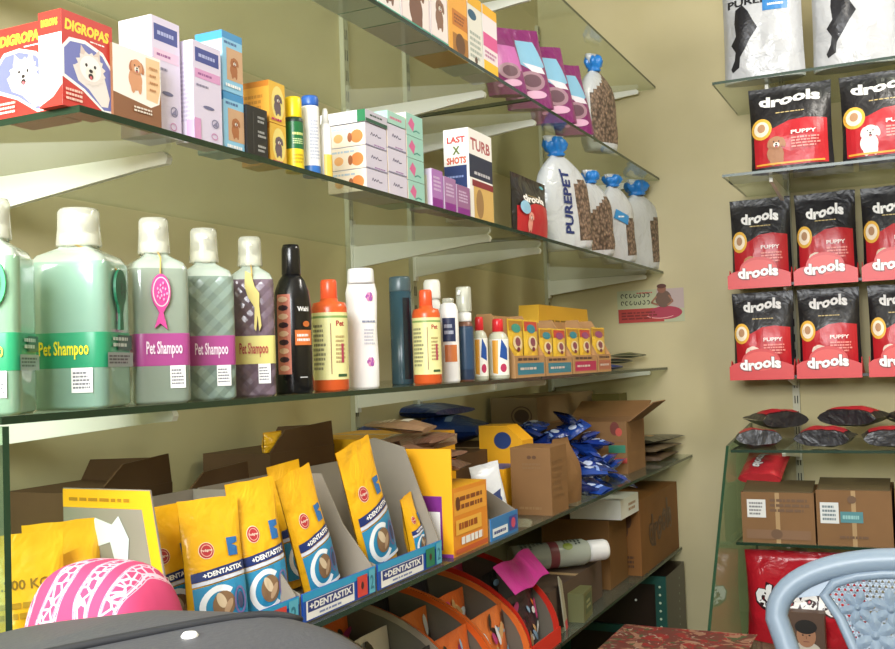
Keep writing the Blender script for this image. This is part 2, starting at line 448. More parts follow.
# slanting glass side panel of the lower back unit
pb = on_x(708, 632, .69)
mb = MB(); mb.prism([(-.004, R3+.05), (-D3-.005, R3+.012), (pb.y, pb.z), (pb.y, .02), (-.004, .02)], .688, .696, GLASS_SIDE, axis='x')
for i, e in ((2, 0), (3, 0), (4, 0), (5, 0), (6, 0)): mb.m[i] = mb.mi(GEDGE2)
mb.build('glass_side_panel', label='slanting green glass side panel at the left end of the lower back shelves', cat='panel')
# ================================================================ product makers (local frame: front faces -y, base at z = 0)
WHITE, OFFW, BLACK, NAVY = mat('f4f2f0', .45), mat('e4e2dc', .5), mat('17171a', .35), mat('2a3470', .45)
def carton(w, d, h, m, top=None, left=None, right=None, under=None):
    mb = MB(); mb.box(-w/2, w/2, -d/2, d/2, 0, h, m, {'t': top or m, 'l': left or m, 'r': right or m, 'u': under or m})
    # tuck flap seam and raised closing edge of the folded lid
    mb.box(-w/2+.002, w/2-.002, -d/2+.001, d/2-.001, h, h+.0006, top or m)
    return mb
def F(mb, w, d): return Art(mb, front(-d/2))
def LS(mb, w, d): return Art(mb, leftside(-w/2))
def fitL(px0, px1, pytop, xf, z0, zs=.04):
    """front face on plane x = xf standing at z0: returns centre y, width, height"""
    y0, y1 = y_at(px0, xf, z0+zs), y_at(px1, xf, z0+zs)
    return (y0+y1)/2, y1-y0, z_at(pytop, xf, y0)-z0
def fitB(px0, px1, pytop, yf, z0, zs=.1):
    x0, x1 = x_at(px0, yf, z0+zs), x_at(px1, yf, z0+zs)
    return (x0+x1)/2, x1-x0, z_at(pytop, x0, yf)-z0
def onL(o, yc, xf, d, z0, rz=PI/2): return place(o, (xf-d/2, yc, z0), rz)

def bottle(name, label, cat, body, bodymat, cap, capmat, art=None, band=None, n=28, p=2.0, sx=1, sy=1, rot=0, capribs=0, capn='cap', group=None, step=.006, capband=None):
    """body / cap: (radius, z) profiles; artwork wraps round the body"""
    root = empty(name, label=label, cat=cat, group=group)
    mb = MB(); mb.lathe(body, bodymat, n=n, p=p, sx=sx, sy=sy, rot=rot, band=band)
    if art:
        rs = sorted(body, key=lambda q: q[1])
        def rad(z):
            for (r0, z0), (r1, z1) in zip(body, body[1:]):
                if min(z0, z1) <= z <= max(z0, z1): 
                    return r0+(r1-r0)*((z-z0)/(z1-z0) if z1 != z0 else 0)
            return body[len(body)//2][0]
        def surf(s, t, o=0):
            r = rad(t)
            a = s/(r*max(sx, .3)); c, q = math.sin(a), -math.cos(a)
            e = (abs(c)**p+abs(q)**p)**(-1/p)
            rr = (r+o*1.6+.0003)*e
            return (c*rr*sx, q*rr*sy, t)
        art(Art(mb, surf, step=step))
    mb.build('body', root)
    if cap:
        cb = MB(); cb.lathe(cap, capmat, n=n if not capribs else 36, ribs=capribs, band=capband); cb.build(capn, root)
    return root

def pouch_T(w, h, t, seed=0, top=.04, bot=.8, wr=.06):
    def T(u, v, side=-1):
        u = max(-1, min(1, u)); v = max(0, min(1, v))
        e = max(0.0, 1-abs(u)**2.6)**.55
        pv = (bot+(1-bot)*math.sin(min(v/.35, 1)*PI/2)) if v < .35 else (top+(1-top)*max(0.0, math.cos((v-.35)/.58*PI/2)) if v < .93 else top)
        w_ = 1+wr*noise.noise(Vector((u*2.3+seed*7.1, v*4.0, side*3.3+seed)))*2 + wr*.5*noise.noise(Vector((u*7+seed, v*9, side)))
        return (t/2)*(e*pv*w_)+.0008
    return T
def pouch(w, h, t, base, zones=None, seed=0, top=.04, bot=.8, wr=.06, nu=22, nv=28, mesh_only=False, taper=0.0, back=None):
    """filled film pouch: bulging front and back, flat crimped top seal. Returns (MB, Art on the front)"""
    T = pouch_T(w, h, t, seed, top, bot, wr)
    def wx(v): return 1-taper*max(0, v-.6)/.4 - .03*math.sin(v*PI)
    mb = MB()
    mf = (lambda u, v: zones(u*2-1, v)) if zones else None
    zw = lambda u, v: h*v + (.012*h*noise.noise(Vector((u*3, seed, v))) if v > .9 else 0)
    mb.grid(lambda a, v: ((a*2-1)*w/2*wx(v), -T(a*2-1, v, -1), zw(a, v)), nu, nv, base, mf=mf)
    mb.grid(lambda a, v: ((1-a*2)*w/2*wx(v), T(1-a*2, v, -1)*.8, zw(1-a, v)), nu, nv, back or base, mf=(lambda u, v: zones(1-u*2, v)) if zones and not back else None)
    k = 12
    mb.add([(x, -T(x*2/w, 0), 0) for x in [w/2*(-1+2*i/k) for i in range(k+1)]]+[(x, T(x*2/w, 0)*.8, 0) for x in [w/2*(1-2*i/k) for i in range(k+1)]], [tuple(range(2*k+2))[::-1]], back or base)
    def surf(s, z, o=0):
        v = z/h; u = s/(w/2*wx(v))
        return (s, -T(u, v, -1)-o-.0004, z)
    return mb, Art(mb, surf, step=w/15, lift=.0003)

def sack(w, d, h, zones, neck=.86, seed=1, tie=None, lean=0.0):
    """bag gathered and tied at the top: body mesh plus tie; zones(angle -1..1 across the front, v) -> material"""
    n = 30; m = 26
    def RX_(v):
        if v < .12: f = .86+.14*math.sin(v/.12*PI/2)
        elif v < .55: f = 1
        elif v < neck: f = .16+.84*math.cos((v-.55)/(neck-.55)*PI/2)**.8
        else: f = .16+.25*((v-neck)/(1-neck))
        return f
    def pt(a, v, o=0):
        f = RX_(v); c, q = math.cos(a), math.sin(a); e = (abs(c)**2.6+abs(q)**2.6)**(-1/2.6)
        wv = 1+.05*noise.noise(Vector((c*2+seed, q*2, v*6)))
        if v > .6: wv += .05*math.sin(a*9+seed)*(v-.6)/.4
        return (c*e*w/2*f*wv+lean*v*v*h, (q*e*(d/2*f*wv+o)), v*h)
    mb = MB(); vs = []; fs = []; ms = []
    for j in range(m+1):
        for k in range(n): vs.append(pt(2*PI*k/n, j/m))
    for j in range(m):
        for k in range(n):
            fs.append((j*n+k, j*n+(k+1) % n, (j+1)*n+(k+1) % n, (j+1)*n+k))
            a = 2*PI*(k+.5)/n; ms.append(zones(math.cos(a), math.sin(a), (j+.5)/m))
    fs += [tuple(range(n))[::-1], tuple(range(m*n, (m+1)*n))]; ms += [ms[0], ms[-1]]
    mb.add(vs, fs, ms, True)
    def surf(s, z, o=0):
        v = z/h; f = RX_(v); x = max(-.99, min(.99, s/(w/2*f)))
        a = -math.acos(x) if True else 0
        c, q = math.cos(a), math.sin(a)
        # solve the superellipse front for this x
        y = -(max(0.0, 1-abs(x)**2.6))**(1/2.6)*d/2*f
        return (s+lean*v*v*h, y*1.04-o-.001, z)
    return mb, Art(mb, surf, step=w/12, lift=.0002)

RED, DRED, YEL, ORG = mat('b81f2a', .35), mat('8c1a20', .4), mat('f2c21c', .4), mat('e8902a', .45)
def drools_art(a, w, h, dogcol='e8d8c8', puppy=True, logo_w=.72, t0=.8, badge=True):
    """black top with the white wordmark, cream oval badge, dog and small print on the red lower half"""
    a.poly([(-w*.44, h*.06), (w*.44, h*.06), (w*.44, h*.56), (w*.2, h*.585), (0, h*.57), (-w*.18, h*.5), (-w*.44, h*.46)], RED)
    a.text('drools', 0, h*t0, w*logo_w, h*.13, WHITE, bold=.045, wave=.18)
    a.fine(-w*.16, w*.2, h*.665, h*.685, 1, mat('c9b27a', .5), seed=3)
    if badge:
     a.ell(-w*.34, h*.50, w*.13, h*.125, mat('e9b64a', .4)); a.ell(-w*.34, h*.50, w*.095, h*.09, mat('f6e7cf', .4))
     a.ell(-w*.34, h*.51, w*.05, h*.05, mat('b98e6a', .5))
    dk = min(w*.2, h*.17); dog(a, -w*.16, h*.06+1.55*dk, dk, dogcol, floppy=True)
    if puppy:
        a.text('PUPPY', w*.17, h*.42, w*.3, h*.045, mat('f3e0dc', .4), bold=.03)
        a.fine(w*.02, w*.36, h*.24, h*.37, 4, mat('e88e86', .4), seed=5)
        a.rect(-w*.42, w*.4, h*.075, h*.095, mat('e8a33a', .4))
    return a
# ================================================================ third shelf (A): cartons, small bottles, bags
XA = .408
LILAC, PINKM, MAG = mat('d9cfe6', .45), mat('d79ac8', .45), mat('b0368e', .4)
def spitz_box(w, d, h, label):
    r = mat('c8322a', .4); mb = carton(w, d, h, r, top=r, left=WHITE)
    a = F(mb, w, d); z = lambda q: h*q
    a.text('DIGROPAS', 0, z(.86), w*.86, h*.12, mat('ffd83a', .4), bold=.05, shear=.1)
    a.fine(w*.05, w*.42, z(.745), z(.77), 1, WHITE, seed=2)
    a.poly([(-w*.5, z(.3)), (-w*.5, z(.62)), (-w*.36, z(.73)), (-w*.05, z(.75)), (w*.3, z(.68)), (w*.5, z(.52)), (w*.5, z(.04)), (w*.3, z(.03)), (-w*.1, z(.2))], WHITE)
    a.poly([(-w*.46, z(.33)), (-w*.46, z(.6)), (-w*.34, z(.69)), (-w*.05, z(.71)), (w*.28, z(.64)), (w*.46, z(.5)), (w*.46, z(.07)), (w*.3, z(.06)), (-w*.08, z(.23))], mat('7076b8', .45))
    a.poly([(-w*.2, z(.3)), (-w*.3, z(.45)), (-w*.1, z(.5)), (w*.3, z(.45)), (w*.42, z(.2)), (w*.38, z(.1)), (w*.25, z(.09)), (0, z(.24))], mat('e9e0dc', .5))
    dog(a, w*.04, z(.47), w*.5, 'e6dcd6', body=False, ear='d9c6bd')
    a.fine(-w*.45, -w*.12, z(.06), z(.2), 3, mat('f0c7b8', .4), seed=8)
    l = LS(mb, w, d)
    l.rect(-d*.5, d*.5, z(.76), z(1), r); l.text('DIGROPAS', -d*.02, z(.88), d*.72, h*.08, mat('ffd83a', .4), bold=.04)
    l.poly([(-d*.5, 0), (d*.5, 0), (d*.5, z(.22)), (d*.1, z(.1)), (-d*.2, z(.06)), (-d*.5, z(.02))], r)
    l.fine(-d*.3, d*.3, z(.3), z(.66), 9, mat('e4e2e0', .5), seed=4)
    return mb.build('medicine_carton', label=label, cat='carton', group='red spitz dog cartons')
yc, w, h = fitL(62, 113, 8, XA, ZA)
d2 = XA - x_at(39, yc-w/2, ZA+.05)
onL(spitz_box(w, d2, h, 'red carton with white spitz dog and white side, at the near corner of its shelf'), yc, XA, d2, ZA)
# the one on its left shows the dog face to the shop front
yL = yc-w/2+.012; xr = XA-d2-.004
o = spitz_box(w*1.02, .05, h, 'red carton with a white spitz dog, cut off by the left edge of the photo')
place(o, (xr-w*.51-.002, yL+.03, ZA), 0)

def puppy_card(w, d, h):
    mb = carton(w, d, h, mat('8a5a3a', .5), top=mat('a8876a', .5)); a = F(mb, w, d)
    a.poly([(-w*.5, h*.36), (w*.28, h*.28), (w*.46, h*.36), (w*.5, h*.55), (w*.5, h), (-w*.5, h)], mat('f6efe8', .45))
    a.poly([(w*.18, h*.38), (w*.42, h*.36), (w*.48, h*.55), (w*.48, h*.96), (w*.18, h*.96)], mat('efc79a', .45))
    dog(a, -w*.02, h*.78, w*.26, 'd89a72', ear='b9744e', floppy=True)
    for k in range(4): a.fine(w*.24, w*.42, h*(.5+.1*k), h*(.55+.1*k), 1, mat('b87f4e', .5), seed=k)
    a.fine(-w*.1, w*.3, h*.16, h*.25, 2, mat('e8ddd0', .5), seed=3)
    return mb
yc, w, h = fitL(113, 161, 42, XA+.004, ZA); d = .018
onL(puppy_card(w, d, h).build('medicine_carton', label='small brown and cream carton with a sitting puppy on it', cat='carton'), yc, XA+.004, d, ZA)

def virb(w, d, h, label, nav=1.0):
    mb = carton(w, d, h, LILAC, left=mat('e4dcec', .45), top=mat('ece6f0', .5)); a = F(mb, w, d)
    a.rect(-w*.42, w*.42, h*.8, h*.94, mat('3a4690', .45)); a.fine(-w*.3, w*.3, h*.84, h*.9, 1, mat('aab0dc', .4), seed=1)
    a.rect(-w*.44, w*.46, h*.64, h*.73, PINKM if nav < 1 else mat('e3c2dc', .45)); a.fine(-w*.34, w*.3, h*.665, h*.705, 1, mat('9a5a94', .4), seed=2)
    a.fine(-w*.4, w*.1, h*.55, h*.59, 1, mat('8c86a0', .4), seed=5)
    a.ell(w*.02, h*.37, w*.2, h*.018, mat('6a6a90', .4)); a.ring(w*.24, h*.23, w*.13, h*.045, w*.03, mat('8c88a8', .4))
    a.poly([(w*.14, h*.21), (w*.3, h*.26), (w*.32, h*.2)], mat('8c88a8', .4)); a.ring(w*.2, h*.1, w*.12, h*.035, w*.03, mat('c890bc', .4))
    a.rect(-w*.5, -w*.28, 0, h*.24, mat('d79ac8', .45))
    l = LS(mb, w, d); l.fine(-d*.38, d*.36, h*.2, h*.8, 14, mat('cfc6da', .45), seed=9)
    l.rect(d*.1, d*.5, 0, h*.22, mat('dcb6d8', .45))
    return mb.build('medicine_carton', label=label, cat='carton', group='lilac skin care cartons')
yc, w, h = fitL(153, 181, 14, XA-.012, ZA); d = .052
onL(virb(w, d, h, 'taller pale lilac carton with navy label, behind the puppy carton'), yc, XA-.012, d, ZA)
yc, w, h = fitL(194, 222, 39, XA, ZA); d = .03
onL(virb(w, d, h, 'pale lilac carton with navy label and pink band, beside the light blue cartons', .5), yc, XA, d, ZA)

def bluebox(w, d, h, label):
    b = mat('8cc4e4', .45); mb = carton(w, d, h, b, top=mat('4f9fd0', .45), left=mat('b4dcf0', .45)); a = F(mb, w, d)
    a.rect(-w*.5, w*.5, h*.88, h, mat('3f90c8', .45)); a.fine(-w*.4, w*.4, h*.78, h*.86, 1, mat('4a70a0', .4), seed=2)
    a.rect(-w*.3, w*.5, h*.2, h*.74, mat('caa27e', .5)); dog(a, w*.08, h*.52, w*.34, 'a8683c', floppy=True)
    a.fine(-w*.4, w*.4, h*.06, h*.15, 1, WHITE, seed=7)
    l = LS(mb, w, d); l.rect(-d*.5, d*.5, h*.86, h, mat('3f90c8', .45)); l.fine(-d*.35, d*.35, h*.2, h*.75, 6, mat('78acd0', .45), seed=3)
    return mb.build('medicine_carton', label=label, cat='carton', group='light blue puppy cartons')
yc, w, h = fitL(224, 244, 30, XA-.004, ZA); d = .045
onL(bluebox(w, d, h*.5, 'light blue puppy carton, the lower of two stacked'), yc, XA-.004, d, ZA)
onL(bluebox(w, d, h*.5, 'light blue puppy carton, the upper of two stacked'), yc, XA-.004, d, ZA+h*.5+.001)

def yellowdog(w, d, h, label):
    mb = carton(w, d, h, mat('e8b840', .45), top=mat('e09a30', .45), left=mat('e8a23a', .45)); a = F(mb, w, d)
    a.ell(w*.05, h*.5, w*.4, h*.42, mat('f0dc80', .45)); dog(a, w*.05, h*.6, w*.4, '6a5a62', floppy=True)
    a.fine(-w*.4, w*.4, h*.04, h*.14, 1, mat('c0306a', .4), seed=2)
    l = LS(mb, w, d); l.rect(-d*.5, d*.5, h*.86, h, mat('c87a24', .45)); l.fine(-d*.35, d*.35, h*.3, h*.7, 3, mat('c88430', .45), seed=6)
    return mb.build('medicine_carton', label=label, cat='carton', group='yellow dog cartons')
yc, w, h = fitL(270, 286, 80, XA-.004, ZA); d = .05
onL(yellowdog(w, d, h*.5, 'yellow dog carton standing beside the black carton, lower of two'), yc, XA-.004, d, ZA)
onL(yellowdog(w, d, h*.5, 'orange and yellow dog carton on top of the stack beside the green spray can'), yc, XA-.004, d, ZA+h*.5+.001)
yc, w, h = fitL(247, 267.5, 104, XA, ZA); d = .03
mb = carton(w, d, h, mat('1c1c1e', .35)); a = F(mb, w, d)
for k in range(3): a.fine(w*.02, w*.42, h*(.14+.28*k), h*(.3+.28*k), 2, mat('a8a8a8', .4), seed=k)
a.line([(-w*.2, h*.1), (-w*.2, h*.9)], w*.03, mat('4a4a4a', .4))
onL(mb.build('medicine_carton', label='small glossy black carton with three pale print blocks', cat='carton'), yc, XA, d, ZA)

# ---- small bottles
def onA(o, px, r, xf=XA, z0=ZA, zs=.05):
    y = y_at(px, xf-r, z0+zs); place(o, (xf-r, y, z0), PI/2-R(28)); return y
def pxr(px0, px1, xf, z0, zs=.05):        # radius of a round thing spanning these columns
    c = (px0+px1)/2; y = y_at(c, xf-.02, z0+zs); P = Vector((xf-.02, y, z0+zs)); return (px1-px0)/2*(P-CAM).dot(FW)/FPX
r = pxr(284.5, 303.5, XA, ZA); y = y_at(294, XA-r, ZA+.05); h = z_at(98, XA-r, y)-ZA
GRN = mat('1c6b3a', .35)
def spray_band(z): return mat('f0d426', .4) if z < h*.3 else (GRN if z < h*.66 else mat('1e3428', .4))
def sart(a):
    a.fine(-r*.65, r*.65, h*.47, h*.53, 1, mat('d8e08a', .4), seed=8); a.fine(-r*.6, r*.6, h*.36, h*.44, 3, mat('c8e0a0', .4), seed=3)
    a.fine(-r*.6, r*.6, h*.1, h*.24, 3, mat('caa820', .4), seed=5)
o = bottle('spray_can', 'short dark green spray can with yellow cap and yellow base', 'can', [(r*.96, 0), (r, .003), (r, h*.3), (r, h*.301), (r, h*.66), (r, h*.661), (r, h*.7), (r*.8, h*.74)], GRN,
           [(r*.86, h*.72), (r*.9, h*.74), (r*.9, h*.97), (r*.8, h)], mat('f6d51e', .35), lambda a: sart(a), band=spray_band)
onA(o, 294, r)
r = pxr(302.5, 320.5, XA, ZA); y = y_at(311, XA-r, ZA+.05); h = z_at(97, XA-r, y)-ZA
o = bottle('spray_can', 'white bottle with blue cap and blue foot beside the yellow capped can', 'bottle', [(r*.96, 0), (r, .003), (r, h*.13), (r, h*.131), (r, h*.8), (r*.97, h*.86), (r*.9, h*.88)], WHITE,
           [(r*.92, h*.87), (r*.96, h*.9), (r*.96, h*.97), (r*.86, h)], mat('2f62b4', .35), lambda a: a.fine(-r*.6, r*.6, h*.2, h*.7, 12, mat('c0c4d4', .45), seed=3), band=lambda z: mat('2f6fc0', .4) if z < h*.13 else WHITE)
onA(o, 311, r)
r = pxr(320.5, 332, XA, ZA); y = y_at(326, XA-r, ZA+.05); h = z_at(109, XA-r, y)-ZA
o = bottle('drop_bottle', 'thin white bottle with narrow tapering nozzle next to the tablet boxes', 'bottle', [(r*.96, 0), (r, .003), (r, h*.7), (r*.8, h*.78)], WHITE,
           [(r*.7, h*.78), (r*.5, h*.94), (r*.36, h)], mat('ecebe6', .4), lambda a: a.rect(-r*.9, r*.9, h*.02, h*.35, mat('f0c850', .4)), capn='nozzle')
onA(o, 326, r)

# ---- tablet boxes: three columns of lavender-fronted boxes and a teal column
def tablet(w, d, h, label, teal=False, g=None):
    fm = mat('9fd0c4', .45) if teal else mat('d8d2e6', .45)
    mb = carton(w, d, h, fm, left=mat('f2ebe2', .45), top=mat('ece8e6', .5)); a = F(mb, w, d)
    if teal:
        a.poly([(-w*.4, h*.5), (-w*.2, h*.85), (w*.0, h*.6), (-w*.1, h*.2)], mat('d86a9c', .45)); a.line([(-w*.1, h*.2), (w*.1, h*.3), (w*.3, h*.25)], h*.06, mat('3a9080', .45))
    else:
        a.line([(-w*.25, h*.5), (-w*.19, h*.64), (-w*.14, h*.5), (-w*.08, h*.6), (-w*.02, h*.5), (w*.04, h*.62), (w*.1, h*.5), (w*.24, h*.53)], h*.05, mat('5a5278', .45))
        a.fine(-w*.1, w*.42, h*.06, h*.15, 1, mat('a070b0', .45), seed=int(h*1e5)); a.rect(-w*.5, w*.5, 0, h*.05, mat('8a86a4', .45))
    l = LS(mb, w, d)
    l.rect(-d*.5, d*.5, 0, h*.96, mat('f4e4d2', .45)); l.ell(d*.28, h*.42, d*.16, h*.3, mat('ea8a4a', .45)); l.ell(d*.1, h*.4, d*.06, h*.22, mat('a8603a', .45))
    l.ell(-d*.2, h*.4, d*.12, h*.2, mat('f0b070', .45)); l.fine(-d*.4, d*.4, h*.72, h*.88, 1, mat('b8c8d8', .45), seed=2)
    return mb.build('tablet_box', label=label, cat='carton', group=g)
cols = [(366, 387.5, 121, 3, False, 'nearest'), (388.5, 407, 122, 3, False, 'middle'), (408, 424.5, 111, 4, True, 'teal')]
for px0, px1, pt, n, teal, nm in cols:
    yc, w, h = fitL(px0, px1, pt, XA-.002, ZA); hh = h/n; d = .075
    for k in range(n):
        lv = {3: ['bottom', 'middle', 'top'], 4: ['bottom', 'second from bottom', 'third from bottom', 'top']}[n][k]
        lb = ('%s box of the teal tablet column' % lv) if teal else ('white and lavender tablet box, %s one in the %s column' % (lv, 'left' if nm == 'nearest' else 'right'))
        if teal: lb = 'teal tablet box with pink mark, %s of its stack' % lv
        onL(tablet(w-.001, d, hh-.0012, lb, teal, 'teal tablet boxes' if teal else 'lavender tablet boxes'), yc, XA-.002, d, ZA+k*hh)
    if nm == 'nearest': top0 = (yc, w, h)
    if nm == 'middle': top1 = (yc, w, h)
yc, w, h = top0; hh = .02; d = .088
mb = carton(w+.002, d, hh, mat('c9c4d4', .45), left=mat('f0f0f4', .45), top=mat('e8ece8', .5)); a = F(mb, w, d)
a.fine(-w*.3, w*.3, hh*.5, hh*.78, 1, mat('2f4a44', .45), seed=8); a.rect(-w*.5, w*.5, 0, hh*.3, mat('2c5a48', .45)); l = LS(mb, w+.002, d)
l.rect(d*.32, d*.5, 0, hh, mat('1f7a4c', .45)); l.fine(-d*.3, d*.1, hh*.3, hh*.6, 1, mat('b8c4d0', .45), seed=4)
onL(mb.build('tablet_box', label='flat white tablet box with dark green end lying on the lavender boxes', cat='carton'), yc, XA, d, ZA+h+.0005)
yc, w, h = top1; d = .08
mb = carton(w-.002, d, .021, mat('a8d4c8', .45), top=mat('cfe4dc', .5)); a = F(mb, w, d); a.fine(-w*.36, w*.3, .006, .014, 1, mat('d86a94', .45), seed=4)
onL(mb.build('tablet_box', label='mint and pink tablet box lying on the right lavender column', cat='carton'), yc, XA-.001, d, ZA+h+.0005)

# ---- lilac sachet boxes, then the tall shot box
for px0, px1, pt, lb, c, dd in ((432, 443, 168, 'nearest of three small purple cartons, pale window on its side', 'b078c0', .05), (444.5, 456, 176, 'middle one of three small purple cartons', 'a878ac', .04), (457, 470, 184, 'far one of three small purple cartons, before the tall navy box', '9c6a98', .035)):
    yc, w, h = fitL(px0, px1, pt, XA, ZA)
    mb = carton(w, dd, h, mat(c, .45), top=mat('d8cde0', .5), left=mat('e0cde4', .45)); a = F(mb, w, dd)
    a.fine(-w*.35, w*.35, h*.45, h*.85, 4, mat('d4bcdc', .45), seed=3); a.rect(-w*.45, w*.45, 0, h*.28, mat('8a2a90', .45))
    l = LS(mb, w, dd); l.rect(-dd*.4, dd*.3, h*.1, h*.85, mat('e8d6c0', .45)); l.fine(-dd*.34, dd*.24, h*.18, h*.8, 8, mat('c8b0a0', .45), seed=4)
    onL(mb.build('sachet_carton', label=lb, cat='carton', group='small purple cartons'), yc, XA, dd, ZA)
yc, w, h = fitL(470.5, 493.5, 127, XA-.006, ZA); d = XA-.006-x_at(444.5, yc-w/2, ZA+.1)
mb = carton(w, d, h, WHITE, top=mat('e8e8ec', .5)); a = F(mb, w, d); l = LS(mb, w, d)
NV = mat('24386e', .4)
a.text('TURB', 0, h*.84, w*.84, h*.13, mat('b0525a', .45), bold=.03); a.rect(-w*.5, w*.5, h*.47, h*.72, mat('1e3048', .4)); a.fine(-w*.3, w*.4, h*.5, h*.56, 1, mat('c0c0c8', .4), seed=1)
a.rect(-w*.35, w*.5, h*.03, h*.45, mat('d8b26a', .45)); a.ell(-w*.1, h*.2, w*.16, h*.16, mat('a07c50', .5)); a.rect(-w*.4, w*.5, h*.38, h*.45, mat('8a3038', .45))
l.text('LAST', 0, h*.88, d*.72, h*.07, mat('c83a34', .45), bold=.04); l.text('X', 0, h*.765, d*.3, h*.09, mat('6a7a3a', .45), bold=.04); l.text('SHOTS', 0, h*.655, d*.78, h*.075, mat('d85a34', .45), bold=.04)
l.rect(-d*.5, d*.4, h*.28, h*.6, NV); l.fine(-d*.4, d*.3, h*.46, h*.5, 1, mat('8a9ad0', .4), seed=3); l.fine(0, d*.36, h*.3, h*.35, 1, WHITE, seed=6)
onL(mb.build('medicine_carton', label='tall white and navy carton with red lettering, alone at the pane joint', cat='carton'), yc, XA-.006, d, ZA)

# ---- small drools pouch
yc, w, h = fitL(511.5, 546, 171, XA-.02, ZA)
mb, a = pouch(w, h, .035, mat('18161a', .3, 'foil'), seed=3, bot=.6, wr=.04)
drools_art(a, w, h, 'e8a090', puppy=False, logo_w=.6, t0=.64, badge=False)
a.ell(-w*.3, h*.45, w*.11, h*.11, mat('8fc0dc', .4)); a.ell(w*.3, h*.9, w*.06, h*.03, mat('5aa8b8', .4))
onL(mb.build('dog_food_pouch', label='small black and red dog food pouch beside the big white sack', cat='pouch'), yc, XA-.02, 0, ZA)

# ---- tied clear and white kibble sacks
CL = mat('c2c6ca', .25, 'foil'); KIB = mat('86705f', .5, 'kibble'); BLU = mat('1f78c8', .35, 'foil')
def tied_sack(px0, px1, pyt, xf, z0, d, label, seed, white=-.1, text=None, group=None, neck=.84, badge=False, lean=0.0, kibtop=.5, cap=.31, turn=.35):
    y0, y1 = y_at(px0, xf-d/2, z0+.06), y_at(px1, xf-d/2, z0+.06); w = y1-y0
    h = min(cap, z_at(pyt, xf-d/2, (y0+y1)/2)-z0)
    zones = lambda c, q, v: KIB if (c > white and v < kibtop*(1-.25*abs(c-.5)) and v > .09) else CL
    root = empty('kibble_sack', label=label, cat='sack', group=group)
    mb, a = sack(w, d, h, zones, neck=neck, seed=seed, lean=lean)
    if text: a.text(text, -w*.14, h*.42, h*.56, w*.17, mat('1f3068', .4), bold=.03, rot=PI/2-.08)
    if badge: a.poly([(-w*.3, h*.5), (w*.1, h*.42), (w*.16, h*.52), (-w*.22, h*.6)], mat('3a8cc8', .4)); a.fine(-w*.18, w*.05, h*.5, h*.53, 1, WHITE, seed=2)
    mb.build('bag', root)
    # blue tie: a twist round the neck and the crumpled film end above it
    t = MB(); zn = neck*h; e = h-zn; n = 28; vs = []; fs = []
    prof = [(.2, -.1), (.27, 0), (.22, .1), (.3, .25), (.34, .55), (.3, .8), (.2, .95), (.05, .9)]
    for f, q in prof:
        z = zn+q*e
        for k in range(n):
            an = 2*PI*k/n; rr = f*w/2*(1+.22*math.sin(an*6+seed)*min(1, q*2 if q > 0 else 0)+.15*noise.noise(Vector((math.cos(an)*2+seed, math.sin(an)*2, q*4))))
            vs.append((math.cos(an)*rr+lean*(z/h)**2*h, math.sin(an)*rr*.8, min(z, h-.001)+.1*e*math.sin(an*3+seed)*(q if q < .9 else 0)))
    for j in range(len(prof)-1):
        for k in range(n): fs.append((j*n+k, j*n+(k+1) % n, (j+1)*n+(k+1) % n, (j+1)*n+k))
    fs.append(tuple(range((len(prof)-1)*n, len(prof)*n)))
    t.add(vs, fs, BLU, True); t.build('tie', root)
    place(root, (xf-d/2, (y0+y1)/2+.008, z0+.004), PI/2-turn, ry=-.09); return root
tied_sack(556, 580, 138, XA-.012, ZA, .062, 'white kibble sack with upright navy lettering, tied with blue film', 2, white=.12, text='PUREPET', group='tied kibble sacks on the third shelf', lean=-.10, kibtop=.62, turn=.3)
tied_sack(586, 604, 172, XA-.01, ZA, .06, 'clear brown kibble sack between the lettered sack and the end sacks', 5, white=-.7, group='tied kibble sacks on the third shelf', kibtop=.7, neck=.86, turn=.25)
tied_sack(609, 626, 176, XA-.01, ZA, .06, 'clear kibble sack with a slanted blue badge, third of the tied sacks', 7, white=.0, group='tied kibble sacks on the third shelf', badge=True, neck=.87, turn=.25)
tied_sack(632, 652, 168, XA-.01, ZA, .065, 'kibble sack standing at the far end of its shelf, blue tie', 9, white=.0, group='tied kibble sacks on the third shelf', kibtop=.6, turn=.25)
